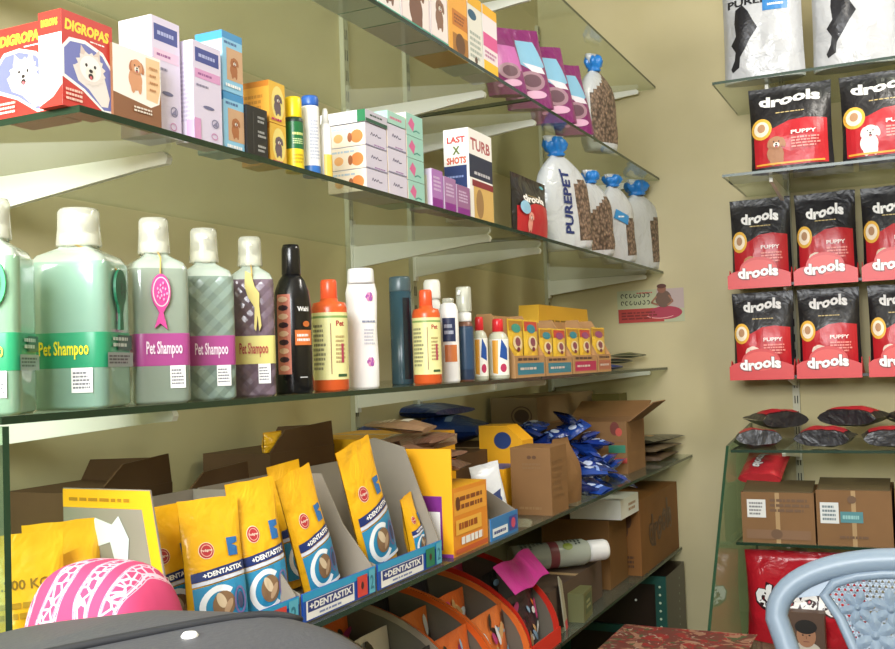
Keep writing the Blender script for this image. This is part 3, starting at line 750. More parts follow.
# ================================================================ bottle shelf (B)
def liquid(h, quilt=False, a=.5):
    m = bpy.data.materials.new('tinted_plastic_'+h); m.use_nodes = True; nt = m.node_tree; b = nt.nodes['Principled BSDF']
    b.inputs['Base Color'].default_value = (*rgb(h), 1); b.inputs['Roughness'].default_value = .16
    b.inputs['Coat Weight'].default_value = .6; b.inputs['Coat Roughness'].default_value = .05; b.inputs['Transmission Weight'].default_value = .25
    t = nt.nodes.new('ShaderNodeTexCoord')
    if quilt:
        # diamond quilting pressed into the plastic
        mp = nt.nodes.new('ShaderNodeMapping'); mp.inputs['Rotation'].default_value = (0, R(45), R(45)); nt.links.new(t.outputs['Object'], mp.inputs[0])
        v = nt.nodes.new('ShaderNodeTexChecker'); v.inputs['Scale'].default_value = 62; nt.links.new(mp.outputs[0], v.inputs[0])
        n = nt.nodes.new('ShaderNodeTexVoronoi'); n.inputs['Scale'].default_value = 62; n.distance = 'MANHATTAN'; n.inputs['Randomness'].default_value = 0.0
        nt.links.new(mp.outputs[0], n.inputs['Vector'])
        bp = nt.nodes.new('ShaderNodeBump'); bp.inputs['Strength'].default_value = .7; bp.inputs['Distance'].default_value = .004; bp.invert = True
        nt.links.new(n.outputs['Distance'], bp.inputs['Height']); nt.links.new(bp.outputs[0], b.inputs['Normal'])
    else:
        n = nt.nodes.new('ShaderNodeTexNoise'); n.inputs['Scale'].default_value = 45; nt.links.new(t.outputs['Object'], n.inputs[0])
        bp = nt.nodes.new('ShaderNodeBump'); bp.inputs['Strength'].default_value = .25; bp.inputs['Distance'].default_value = .002
        nt.links.new(n.outputs['Fac'], bp.inputs['Height']); nt.links.new(bp.outputs[0], b.inputs['Normal'])
    return m
def shampoo(px, pybase, side, h, hcap, rz, body, bandc, txtc, label, charm=None, quilt=False, x=None, sideart=True, capm=None, text='Pet Shampoo', labside=0, sticker=.22):
    root = empty('pet_shampoo_bottle', label=label, cat='bottle', group='square pet shampoo bottles')
    lm = liquid(body, quilt); top = liquid('c9d6c8'); mb = MB(); r = side/2
    P = 7.0; prof = [(r*.9, 0), (r, .004), (r, h*.86), (r*.98, h*.9), (r*.86, h*.945), (r*.62, h*.975), (r*.42, h), (r*.4, h+.006)]
    mb.lathe(prof, lm, n=48, p=P, band=lambda z: lm if z < h*.91 else top)
    a = Art(mb, front(-r*1.0-.0002), lift=.00012)
    a2 = Art(mb, leftside(-r*1.0-.0002), lift=.00012)
    a3 = Art(mb, lambda s, t, o=0: (r+.0002+o, s, t), lift=.00012)
    e = r*.84; b0, b1 = h*.25, h*.465; bm = mat(bandc, .35); tm = mat(txtc, .4)
    # printed band runs round the bottle
    mb.lathe([(r*1.004, b0), (r*1.006, b0+.0005), (r*1.006, b1-.0005), (r*1.004, b1)], bm, n=48, p=P)
    for q in (a, a2, a3): q.l = 12
    a.text(text, 0, (b0+b1)/2, e*1.5, (b1-b0)*.52, tm, bold=.02)
    a2.fine(-e, e, b0+.004, b1-.004, 4, mat('e8dce8', .4), seed=4)
    (a if sticker > 0 else a3).rect(r*.18, r*.72, h*.1, h*.25, WHITE); (a if sticker > 0 else a3).fine(r*.22, r*.68, h*.12, h*.23, 5, mat('7a7a80', .5), seed=3)
    if sideart:
        a3.rect(-e, e, b0, b0+(b1-b0)*.42, mat('8fa09a', .4)); a3.fine(-e*.9, e*.9, b0+.003, b0+(b1-b0)*.36, 3, mat('40504a', .4), seed=6)
        a3.rect(-e*.2, e*.9, b0+(b1-b0)*.5, b1-.003, mat('1f5a44', .4)); a3.fine(-e*.6, e*.8, b0+(b1-b0)*.55, b1-.004, 2, mat('b8ccc0', .4), seed=2)
    mb.build('body', root)
    # white pump inside a clear over-cap
    c = MB(); c.lathe([(r*.44, h+.001), (r*.47, h+.006), (r*.47, h+.016), (r*.3, h+.018), (r*.12, h+.02), (r*.12, h+hcap*.62), (r*.36, h+hcap*.64), (r*.38, h+hcap*.84), (r*.3, h+hcap*.88)], mat('efece0', .35), n=28)
    c.tube([(0, 0, h+hcap*.76), (0, -r*.42, h+hcap*.76), (0, -r*.5, h+hcap*.68)], r*.09, mat('efece0', .35), n=8)
    c.build('pump', root)
    k = MB(); k.lathe([(r*.56, h+.002), (r*.57, h+.004), (r*.53, h+hcap*.5), (r*.52, h+hcap-.004), (r*.47, h+hcap), (r*.1, h+hcap+.0005)], capm or CLEARCAP, n=32); k.build('overcap', root)
    if charm:
        cc, shape, sx = charm; ch = MB(); m1 = mat(cc, .5); zc = h*.74
        if shape == 'brush': out = [(math.cos(R(t))*r*.36, zc+math.sin(R(t))*h*.12) for t in range(-60, 241, 15)] + [(-r*.1, zc-h*.16), (-r*.13, zc-h*.26), (r*.13, zc-h*.26), (r*.1, zc-h*.16)]
        elif shape == 'fish': out = [(math.cos(R(t))*r*.33, zc+math.sin(R(t))*h*.12) for t in range(-60, 241, 15)] + [(-r*.07, zc-h*.14), (-r*.24, zc-h*.24), (-r*.05, zc-h*.21), (r*.2, zc-h*.25), (r*.06, zc-h*.14)]
        elif shape == 'round': out = [(math.cos(R(t))*r*.42, zc+math.sin(R(t))*h*.14) for t in range(0, 360, 15)]
        else: out = [(-r*.3, zc+h*.22), (-r*.05, zc+h*.2), (r*.1, zc+h*.1), (r*.3, zc+h*.05), (r*.28, zc-h*.05), (r*.36, zc-h*.2), (r*.26, zc-h*.24), (r*.2, zc-h*.12), (r*.12, zc-h*.24), (r*.04, zc-h*.22), (r*.08, zc-h*.06), (-r*.2, zc+h*.02), (-r*.34, zc+h*.1)]
        xo, ang = sx
        ch.prism(out, -.0015, .0015, m1, axis='y')
        ca = Art(ch, front(-.0016), lift=.0002)
        if shape != 'lobster':
            ca.ring(0, zc, r*.3, h*.1, r*.04, mat('e8c8d0' if shape == 'fish' else '2a6a4a', .5))
            for q in range(14):
                t = q*2.4; ca.ell(math.cos(t)*r*.05*math.sqrt(q), zc+math.sin(t)*h*.018*math.sqrt(q), r*.03, h*.01, mat('f0a8cc' if shape == 'fish' else '5ad088' if shape == 'round' else '1e5038', .5), n=6)
        co = ch.build('hang_tag', root); place(co, (r*xo if ang == 0 else r+.004, -r-.0035 if ang == 0 else r*xo, 0), 0 if ang == 0 else PI/2)
        st = MB(); p0 = (0, -r*.43, h+.004); p1 = ((r*xo, -r-.003, zc+h*.1) if ang == 0 else (r+.004, r*xo, zc+h*.1))
        st.tube([p0, ((p0[0]+p1[0])/2, min(p0[1], p1[1])*.9, h*.97), p1], .0011, mat('c8a65a', .5), n=6); st.build('string', root)
    x = x if x else D-.012-side*.62
    y = y_at(px, x, ZB+.08); place(root, (x, y, ZB), R(rz)); return root
shampoo(-7, 0, .070, .178, .044, 30, '9cc4a4', '2a9a68', 'f2e23c', 'clear green pet shampoo bottle with round green tag, cut off at the left edge', ('3ec476', 'round', (.35, 0)), x=D-.05)
shampoo(81, 0, .090, .184, .046, 22, 'a4ccb8', '2f9a6e', 'f4ea30', 'large green pet shampoo bottle with yellow lettering and dark green brush tag', ('1d6a48', 'brush', (-.1, 1)), sticker=.2)
shampoo(156, 0, .070, .184, .047, 57, 'a2b0a0', 'a8488a', 'f2dcea', 'grey green pet shampoo bottle with magenta band and pink fish tag', ('d04a94', 'fish', (-.1, 0)), sideart=False)
shampoo(206, 0, .068, .180, .048, 50, '98aca0', 'a8488a', 'f2dcea', 'quilted grey green pet shampoo bottle with magenta band and no tag', None, True, sideart=False)
shampoo(252, 0, .062, .182, .044, 40, '84707e', 'd8cf7e', 'b04a40', 'quilted purple pet shampoo bottle with yellow band and gold lobster tag', ('d8c878', 'lobster', (0, 0)), True, sideart=False)

def bfit(px0, px1, pyt, xf=D-.02, zs=.06):
    c = (px0+px1)/2; r = pxr(px0, px1, xf, ZB, zs)
    y = y_at(c, xf-r, ZB+zs); return r, y, z_at(pyt, xf-r, y)-ZB, xf-r
def dirz(px): return PI/2 - (PI/2-(YAW-math.atan((px-447.5)/FPX))) if False else (YAW-math.atan((px-447.5)/FPX))
def putb(o, x, y, px, extra=0): place(o, (x, y, ZB), dirz(px)+extra)
# black bottle with flip cap
r, y, h, x = bfit(274, 313, 245)
def art(a):
    a.rect(-r*.86, -r*.1, h*.13, h*.66, mat('d8806a', .4)); 
    for k in range(9): a.ell(-r*.48, h*(.17+.057*k), r*.28, h*.02, mat('3a1c28' if k % 2 else 'f0c8a8', .4), n=8)
    a.rect(r*.1, r*1.05, h*.32, h*.42, mat('e07a3c', .4)); a.fine(r*.2, r*.95, h*.34, h*.4, 2, WHITE, seed=4)
    a.text('Wahl', r*.55, h*.56, r*.62, h*.032, WHITE, bold=.03); a.ell(r*.7, h*.46, r*.2, h*.02, mat('c86a30', .4)); a.fine(r*.3, r*.7, h*.1, h*.115, 1, mat('c8c8c8', .4), seed=1)
BK = mat('151416', .22)
o = bottle('shampoo_bottle', 'tall glossy black bottle with flip cap and orange strip label', 'bottle', [(r*.92, 0), (r, .004), (r*1.0, h*.35), (r, h*.55), (r*.9, h*.68), (r*.66, h*.76), (r*.46, h*.795)], BK,
           [(r*.46, h*.79), (r*.5, h*.8), (r*.47, h*.97), (r*.4, h), (r*.05, h)], BK, art, capn='flip_cap')
putb(o, x, y, 294)
# orange capped lotion bottles (two)
def lotion(px0, px1, pyt, label, capw=.5):
    r, y, h, x = bfit(px0, px1, pyt); OR = mat('e0602c', .3)
    def art(a):
        a.rect(-r*1.3, r*1.4, h*.1, h*.7, mat('ece6a4', .4)); a.line([(-r*1.3, h*.66), (r*1.4, h*.66)], h*.02, mat('8aa860', .4))
        a.text('Pet', r*.6, h*.6, r*.5, h*.05, mat('b02838', .4), bold=.03)
        a.fine(-r*1.1, -r*.2, h*.18, h*.6, 10, mat('9a9670', .4), seed=2); a.line([(r*.05, h*.15), (r*.05, h*.6)], r*.04, mat('8a3a30', .4))
        a.fine(r*.3, r*.9, h*.24, h*.5, 7, mat('b8a070', .4), seed=5); a.rect(r*.4, r*1.0, h*.125, h*.15, mat('3a5a3a', .4)); a.rect(r*.62, r*.78, h*.25, h*.42, mat('b04058', .4))
    o = bottle('lotion_bottle', label, 'bottle', [(r*.92, 0), (r, .003), (r, h*.74), (r*.9, h*.79), (r*.5, h*.805), (r*.5, h*.83)], OR,
               [(r*.44, h*.82), (r*.48, h*.83), (r*.46, h*.98), (r*.4, h), (r*.05, h)], mat('ee5a30', .3), art, group='orange capped lotion bottles')
    putb(o, x, y, (px0+px1)/2)
lotion(312.5, 348.5, 280, 'orange lotion bottle with cream label, right of the black bottle')
lotion(413, 441.5, 290, 'orange lotion bottle with cream label, in front of the dark blue tube')
# white bottle with flowers
r, y, h, x = bfit(347, 379, 269)
def art(a):
    for z in (.22, .76):
        for k in range(6):
            t = k*PI/3; a.ell(r*.5+math.cos(t)*r*.14, h*z+math.sin(t)*r*.16, r*.13, r*.15, mat('a85aa8' if k % 2 else 'd890b8', .4), n=10)
    a.fine(r*.0, r*.9, h*.54, h*.57, 1, mat('8890a8', .4), seed=8); a.fine(r*.1, r*.8, h*.36, h*.5, 5, mat('c4c4d0', .4), seed=4)
o = bottle('powder_bottle', 'white waisted bottle with purple flowers', 'bottle', [(r*.9, 0), (r*.98, .004), (r, h*.2), (r*.93, h*.5), (r, h*.8), (r*.86, h*.88)], WHITE,
           [(r*.84, h*.875), (r*.86, h*.89), (r*.82, h*.985), (r*.76, h), (r*.05, h)], mat('f2f2f4', .3), art, sy=.7)
putb(o, x, y, 363)
# tall dark tube with clear cap
r, y, h, x = bfit(391, 413, 277, D-.075)
o = bottle('lotion_tube', 'tall dark slate blue cylinder bottle between the flowered and orange bottles', 'bottle', [(r*.95, 0), (r, .003), (r, h*.86)], mat('35505c', .25),
           [(r*.98, h*.86), (r*1.0, h*.87), (r*.98, h*.98), (r*.9, h), (r*.05, h)], mat('4a5e64', .3), lambda a: a.rect(r*.2, r*.9, h*.05, h*.8, mat('16202c', .3)))
putb(o, x, y, 403)
# white bottle with navy panel, behind it a white screw capped one
r, y, h, x = bfit(440, 459.5, 298, D-.03)
def art(a):
    a.rect(-r*.7, r*.7, h*.48, h*.76, mat('28345c', .4)); a.fine(-r*.5, r*.5, h*.55, h*.7, 2, mat('c0c8e0', .4), seed=4); a.rect(-r*.5, r*.8, h*.24, h*.44, mat('d07840', .4))
o = bottle('lotion_bottle', 'clear capped white bottle with navy and orange panels', 'bottle', [(r*.92, 0), (r, .003), (r, h*.84), (r*.8, h*.92), (r*.4, h*.95)], WHITE,
           [(r*.5, h*.94), (r*.6, h*.95), (r*.58, h*.995), (r*.05, h)], CLEARCAP, art, sy=.8)
putb(o, x, y, 449)
r, y, h, x = bfit(424, 444, 280, D-.085)
o = bottle('lotion_bottle', 'white bottle with wide round cap behind the orange and white bottles', 'bottle', [(r*.92, 0), (r, .003), (r, h*.72), (r*.7, h*.8), (r*.6, h*.82)], OFFW,
           [(r*.82, h*.81), (r*.86, h*.83), (r*.84, h*.97), (r*.7, h), (r*.05, h)], mat('f0eee6', .35), None)
putb(o, x, y, 432)
# foaming pump bottle
r, y, h, x = bfit(457, 474, 287, D-.03)
root = empty('foam_pump_bottle', label='white foaming pump bottle with blue and dark brown label', cat='bottle'); mb = MB()
mb.lathe([(r*.92, 0), (r, .003), (r, h*.58), (r*.85, h*.62), (r*.6, h*.64)], mat('5a4038', .35), n=24, band=lambda z: mat('2c3c58', .35) if h*.1 < z < h*.42 else mat('7a5040', .35))
mb.lathe([(r*1.01, h*.12), (r*1.015, h*.125), (r*1.015, h*.56), (r*1.01, h*.565)], mat('2e4a6a', .35), n=24, band=None)
mb.build('body', root)
c = MB(); c.lathe([(r*.8, h*.63), (r*.84, h*.64), (r*.84, h*.72), (r*.5, h*.735), (r*.3, h*.75), (r*.28, h*.88), (r*.55, h*.9), (r*.6, h*.96), (r*.45, h*.99)], WHITE, n=24); c.tube([(0, 0, h*.94), (0, -r*.95, h*.95), (0, -r*1.1, h*.91)], r*.2, WHITE, n=8); c.build('pump', root)
k = MB(); k.lathe([(r*.9, h*.735), (r*.92, h*.74), (r*.9, h*.99), (r*.8, h), (r*.05, h)], CLEARCAP, n=24); k.build('overcap', root)
place(root, (x, y, ZB), dirz(465)-.6)
# small red capped bottles (two)
def small(px0, px1, pyt, label, xf):
    r, y, h, x = bfit(px0, px1, pyt, xf)
    def art(a):
        a.rect(-r*1.1, r*1.2, h*.06, h*.66, mat('f2efe6', .4)); a.poly([(-r*.6, h*.1), (-r*.1, h*.08), (r*.0, h*.64), (-r*.6, h*.64)], mat('f0a83a', .4))
        a.poly([(r*.1, h*.36), (r*.9, h*.3), (r*.9, h*.5), (r*.3, h*.66)], mat('1f4f9c', .4)); a.ell(r*.45, h*.18, r*.32, h*.07, mat('b8305a', .4))
    o = bottle('tonic_bottle', label, 'bottle', [(r*.92, 0), (r, .003), (r, h*.66), (r*.8, h*.74), (r*.46, h*.79)], mat('c8c8b4', .25),
               [(r*.5, h*.785), (r*.54, h*.79), (r*.52, h*.97), (r*.44, h), (r*.05, h)], mat('dc2c34', .3), art, group='small red capped tonic bottles')
    putb(o, x, y, (px0+px1)/2)
small(472, 488, 317, 'small red capped bottle squeezed beside the foam pump bottle', D-.035)
small(488, 509, 319, 'small red capped bottle standing in front of the sachet display', D-.02)

# ---- hanging sachet display cartons and their sachets
KR = mat('b98f62', .6, 'card')
def display(px0, px1, pyt, colband, label, n, first=False):
    xf = D-.018
    y0, y1 = y_at(px0, xf, ZB+.03), y_at(px1, xf, ZB+.03); w = y1-y0-.002; h = z_at(pyt, xf, y0)-ZB; d = .09
    root = empty('sachet_display', label=label, cat='display box', group='open sachet display boxes')
    mb = MB(); t = .0016; fh = h*.33
    mb.box(-w/2, w/2, -d/2, -d/2+t, 0, fh, KR); mb.box(-w/2, w/2, d/2-t, d/2, 0, h*.98, KR); mb.box(-w/2, w/2, -d/2+t, d/2-t, 0, t, KR)
    mb.prism([(-d/2+t, t), (d/2-t, t), (d/2-t, h*.98), (d*.1, h*.98), (-d/2+t, fh)], -w/2, -w/2+t, KR, axis='x')
    mb.prism([(-d/2+t, t), (d/2-t, t), (d/2-t, h*.98), (d*.1, h*.98), (-d/2+t, fh)], w/2-t, w/2, KR, axis='x')
    a = Art(mb, front(-d/2)); a.rect(-w*.42, w*.46, fh*.12, fh*.66, mat(colband, .45)); a.fine(-w*.34, w*.36, fh*.3, fh*.5, 1, mat('d8c8c0', .4), seed=n)
    a.fine(-w*.4, w*.42, fh*.72, fh*.95, 1, mat('4a3428', .4), seed=n+3)
    mb.build('tray', root); place(root, (xf-d/2, (y0+y1)/2, ZB), PI/2)
    for k in range(n):
        sw = w/n-.0025; sh = h*(.84 if not first else .9)-.004
        m2, ar = pouch(sw, sh, .012, mat('ecc23a', .35, 'foil'), seed=k+px0, nu=8, nv=12, wr=.03)
        tc = ['2f8a9c', '9a4878', '3a9a8a'][(k+int(px0)) % 3]
        ar.rect(-sw*.44, sw*.44, sh*.8, sh*.97, mat('c84a3a' if k % 2 else 'b8842c', .4)); ar.ell(0, sh*.84, sw*.3, sh*.08, mat(tc, .4))
        ar.ell(0, sh*.58, sw*.3, sh*.13, mat('f0dcb0', .4)); ar.ell(0, sh*.6, sw*.17, sh*.08, mat('8c4a5a', .4)); ar.ell(0, sh*.47, sw*.1, sh*.04, mat('7a2a3c', .4))
        q = m2.build('treat_sachet', label='yellow treat sachet, %s in the %s' % (['first', 'second', 'third'][k], label), cat='sachet', group='yellow treat sachets')
        place(q, (xf-d/2-.0+.028, (y0+y1)/2 + (-w/2+(k+.5)*w/n), ZB+.003), PI/2)
display(515, 545, 311, '2c7f96', 'nearest teal banded sachet display box', 2, True)
display(546, 572, 318, '2c8096', 'middle blue banded sachet display box', 2)
display(573, 597, 318, 'b82a58', 'magenta banded sachet display box', 2)
display(598, 611, 318, 'b06a50', 'narrow brown sachet display box', 1)
# yellow folded card behind the displays
p0 = on_x(537, 340, D-.16); p1 = on_x(592, 340, D-.16); ww = p1.y-p0.y; hh = z_at(304, D-.16, p0.y)-ZB
mb = MB(); mb.prism([(-ww/2, 0), (ww/2, 0), (ww*.42, hh), (-ww*.45, hh*1.0)], -.03, .03, mat('e8b22c', .5), axis='y'); a = Art(mb, front(-.03)); a.fine(-ww*.3, ww*.38, hh*.74, hh*.8, 1, mat('8a6a1c', .5), seed=3)
place(mb.build('yellow_carton', label='plain yellow carton standing behind the sachet display boxes', cat='carton'), (D-.19, (p0.y+p1.y)/2, ZB), PI/2)
mb = MB(); mb.prism([(-.09, 0), (.09, 0), (.05, .12), (-.02, .15), (-.08, .13)], -.02, .02, mat('a88a72', .6, 'card'), axis='y')
place(mb.build('kraft_carton', label='brown card flap carton in the corner behind the sachets', cat='carton'), (.14, -.13, ZB), PI/2)
# flat sachets at the far end
def flatpack(w, l, t, base, seed, arts=None, sleeve=None):
    mb, a = pouch(w, l, t, base, seed=seed, top=.1, bot=.25, wr=.1, nu=12, nv=16)
    if arts: arts(a, w, l)
    return mb
for i, (px, xx, zz, rz, c, c2, lb) in enumerate(((622, .36, .001, 1.9, '2a3a7a', 'c8d0e0', 'blue and silver sachet lying at the shelf end, under the dark ones'), (640, .32, .018, 1.7, '3a3c34', 'b03030', 'dark green sachet lying on top at the shelf end'),
                                     (650, .36, .0365, 1.5, '4a5038', '7a8a3a', 'olive sachet lying uppermost at the shelf end'))):
    w, l = .075, .13
    mb = flatpack(w, l, .018, mat(c, .3, 'foil'), i+2, lambda a, w, l: (a.rect(-w*.3, w*.3, l*.3, l*.6, mat(c2, .4)), a.fine(-w*.3, w*.3, l*.65, l*.8, 2, WHITE, seed=3)))
    yy = y_at(px, xx, ZB+.02); o = mb.build('flat_sachet', label=lb, cat='sachet', group='sachets lying at the shelf end'); place(o, (xx, min(yy, -.09), ZB+zz+.0075), rz, rx=-PI/2)
# ================================================================ second highest shelf (T1)
XT = D-.012
def sidebox(px0, px1, hgt, d, label, fr, lf, arts, pyt=None, group=None, xf=XT):
    y0, y1 = y_at(px0, xf, ZT1+.03), y_at(px1, xf, ZT1+.03); w = y1-y0
    mb = carton(w, d, hgt, fr, left=lf or fr); a = F(mb, w, d); l = LS(mb, w, d); arts(a, l, w, d, hgt)
    o = mb.build('pet_carton', label=label, cat='carton', group=group); onL(o, (y0+y1)/2, xf, d, ZT1); return o
PALE = mat('e6d4da', .45)
def A1(c):
    def f(a, l, w, d, h):
        a.rect(-w*.45, w*.45, h*.1, h*.8, mat('f2e8e8', .45)); dog(a, w*.05, h*.55, w*.42, c, floppy=True); a.rect(-w*.5, w*.5, 0, h*.08, mat('3aa08c', .45)); a.fine(-w*.4, w*.4, h*.82, h*.95, 2, mat('5a6a9c', .4), seed=2)
        l.fine(-d*.4, d*.4, h*.2, h*.8, 6, mat('b8a8b0', .4), seed=3); l.rect(-d*.5, d*.5, 0, h*.08, mat('3aa08c', .45))
    return f
sidebox(352, 376, .13, .08, 'white carton with teal foot, leftmost on the upper shelf', WHITE, WHITE, A1('8a6a5a'), group='white dog cartons with teal foot')
sidebox(377, 400, .13, .08, 'white carton with teal foot, second from left on the upper shelf', WHITE, WHITE, A1('7a5a4c'), group='white dog cartons with teal foot')
sidebox(401, 430, .14, .08, 'pale pink carton with brown dog, third on the upper shelf', PALE, WHITE, A1('7a5648'), group='white dog cartons with teal foot')
sidebox(431, 448, .14, .08, 'pale pink carton with tan dog, beside the orange carton', PALE, WHITE, A1('8c6a58'), group='white dog cartons with teal foot')
def A2(a, l, w, d, h):
    a.rect(-w*.3, w*.5, h*.02, h*.3, mat('a8702c', .45)); a.ell(w*.1, h*.18, w*.25, h*.15, mat('6a4424', .45)); a.rect(-w*.3, w*.5, h*.4, h*.62, mat('c87a30', .45)); a.fine(-w*.2, w*.4, h*.44, h*.58, 3, mat('8a4a1c', .4), seed=2)
sidebox(449, 468, .15, .08, 'orange and yellow carton on the upper shelf', mat('ecaa48', .45), mat('f2d080', .45), A2)
def A3(a, l, w, d, h):
    a.ell(-w*.2, h*.72, w*.3, h*.07, mat('2a5a78', .45)); a.fine(-w*.4, w*.4, h*.1, h*.5, 5, mat('a8b0a8', .4), seed=5); a.rect(-w*.5, w*.5, h*.85, h, mat('e8b030', .45)); a.ell(0, h*.1, w*.1, h*.05, mat('5a4030', .4))
sidebox(469, 483, .15, .07, 'pale carton with dark blue oval and yellow top band', mat('e4e2da', .45), OFFW, A3)
def A4(a, l, w, d, h):
    a.rect(-w*.5, w*.5, h*.4, h*.6, mat('dc5a98', .45)); a.rect(-w*.5, w*.5, 0, h*.2, mat('f0c030', .45)); a.rect(-w*.5, w*.5, h*.86, h, mat('f0b430', .45)); a.fine(-w*.4, w*.4, h*.24, h*.36, 2, mat('c080a8', .4), seed=5)
sidebox(484, 498, .15, .06, 'white carton with pink and yellow bands beside the purple bags', mat('f0e4ea', .45), WHITE, A4)
PURP = mat('801a68', .32, 'foil')
def catbag(px0, px1, pyt, label, seed, xf=XT, blue=True, turn=.3, d=.05):
    y0, y1 = y_at(px0, xf-d/2, ZT1+.04), y_at(px1, xf-d/2, ZT1+.04); w = y1-y0; h = z_at(pyt, xf-d/2, y0)-ZT1
    h = min(h, .295); zones = lambda u, v: mat('7ab4d8', .35, 'foil') if (blue and .5+.12*u < v < .82+.1*u and abs(u+.1) < .75) else PURP
    mb, a = pouch(w, h, d*.8, PURP, zones=None, seed=seed, bot=.75, wr=.05)
    if blue: a.poly([(-w*.36, h*.62), (-w*.3, h*.86), (w*.3, h*.84), (w*.4, h*.52), (w*.1, h*.44)], mat('86bcdc', .4)); a.poly([(-w*.1, h*.56), (w*.3, h*.5), (w*.36, h*.42), (w*.05, h*.44)], mat('e6e0ec', .4))
    else: a.poly([(-w*.4, h*.3), (-w*.4, h*.75), (w*.36, h*.7), (w*.36, h*.34)], mat('c86ab4', .4))
    a.ell(0, h*.33, w*.3, h*.12, mat('a88494', .4)); a.ell(0, h*.33, w*.2, h*.08, mat('6a4a58', .4)); a.ring(w*.02, h*.16, w*.26, h*.05, w*.06, mat('e0b0d0', .4)); a.ell(-w*.3, h*.12, w*.06, h*.02, mat('d88ac0', .4))
    o = mb.build('cat_food_bag', label=label, cat='bag', group='purple cat food bags on the upper shelf'); place(o, (xf-d/2-.012, (y0+y1)/2+.012, ZT1+.006), PI/2-turn, rx=-.10, ry=-.17)
catbag(499, 522, 18, 'purple bag with pink panel, nearest of the row on the upper shelf', 1, blue=False)
catbag(520, 547, 18, 'purple bag with light blue flash, second of its row', 2)
catbag(545, 570, 36, 'purple bag with light blue flash, third of its row', 3)
catbag(567, 588, 56, 'purple bag with light blue flash, last of its row before the tied sack', 4)
def tiedT(px0, px1, pyt, label, seed, xf):
    global ZA_
    return tied_sack(px0, px1, pyt, xf, ZT1, .065, label, seed, white=-.8, kibtop=.85, cap=.29, turn=.2)
tiedT(590, 608, 46, 'grey kibble sack with blue film tie at the end of the upper shelf', 11, XT-.005)
# ================================================================ wide shelf (E): dental stick cartons and kraft boxes
GREY = mat('8f877a', .7, 'card'); KRAFT = mat('84623f', .65, 'card'); KRAFTD = mat('5e4630', .7, 'card')
CY, CYD = mat('f0ae1e', .4), mat('e89a12', .4); CBLUE, CAQ = mat('1d4fae', .35), mat('2f9fd0', .35)
PF = mat('f2b41c', .32, 'foil')
def dental_pack(w, h, t, seed, label, group='yellow dental stick pouches', simple=False, logo=True):
    mb, a = pouch(w, h, t, PF, seed=seed, bot=.55, wr=.06, top=.03)
    if logo:
        a.ell(-w*.17, h*.63, w*.125, h*.06, mat('f6e6c8', .4)); a.ell(-w*.17, h*.63, w*.115, h*.055, mat('b8323a', .4)); a.ring(-w*.17, h*.63, w*.09, h*.043, w*.012, mat('e8b4a0', .4)); a.text('Pedigree', -w*.17, h*.63, w*.18, h*.022, mat('f4e4d0', .4), bold=.02)
        a.poly([(w*.17, h*.57), (w*.17, h*.7), (w*.36, h*.7), (w*.36, h*.66), (w*.25, h*.65), (w*.34, h*.63), (w*.34, h*.57)], mat('2a6cac', .4))
    a.poly([(-w*.44, h*.415), (-w*.44, h*.48), (w*.44, h*.53), (w*.44, h*.46)], mat('20336e', .4))
    a.text('+DENTASTIX', w*.05, h*.474, w*.68, h*.036, WHITE, bold=.04, rot=.0+math.atan2(.05*h, .88*w))
    a.poly([(-w*.44, h*.385), (-w*.44, h*.412), (w*.44, h*.455), (w*.44, h*.43)], mat('d8dce8', .4))
    a.poly([(-w*.43, h*.07), (w*.43, h*.07), (w*.44, h*.42), (-w*.44, h*.375)], mat('2f8cb8', .4))
    a.ring(-w*.05, h*.23, w*.33, h*.15, w*.09, mat('eef2f6', .4), a0=50, a1=320)
    a.ell(w*.0, h*.24, w*.19, h*.095, mat('8a6a4c', .45)); a.ell(-w*.04, h*.27, w*.07, h*.06, mat('d8c2a2', .45), rot=.5); a.ell(w*.07, h*.22, w*.05, h*.06, mat('b89878', .45), rot=-.5)
    a.ring(w*.28, h*.25, w*.11, h*.1, w*.035, mat('7a6a9c', .4)); a.ell(w*.28, h*.25, w*.05, h*.06, mat('4a4a6a', .45))
    a.rect(-w*.1, w*.42, h*.075, h*.1, mat('eceff4', .4))
    return mb.build('dental_stick_pouch', label=label, cat='pouch', group=group)
def stand(o, px, x, z0, zs, rz=PI/2, rx=0.0, ry=0.0): place(o, (x, y_at(px, x, z0+zs), z0), rz, rx, ry); return o

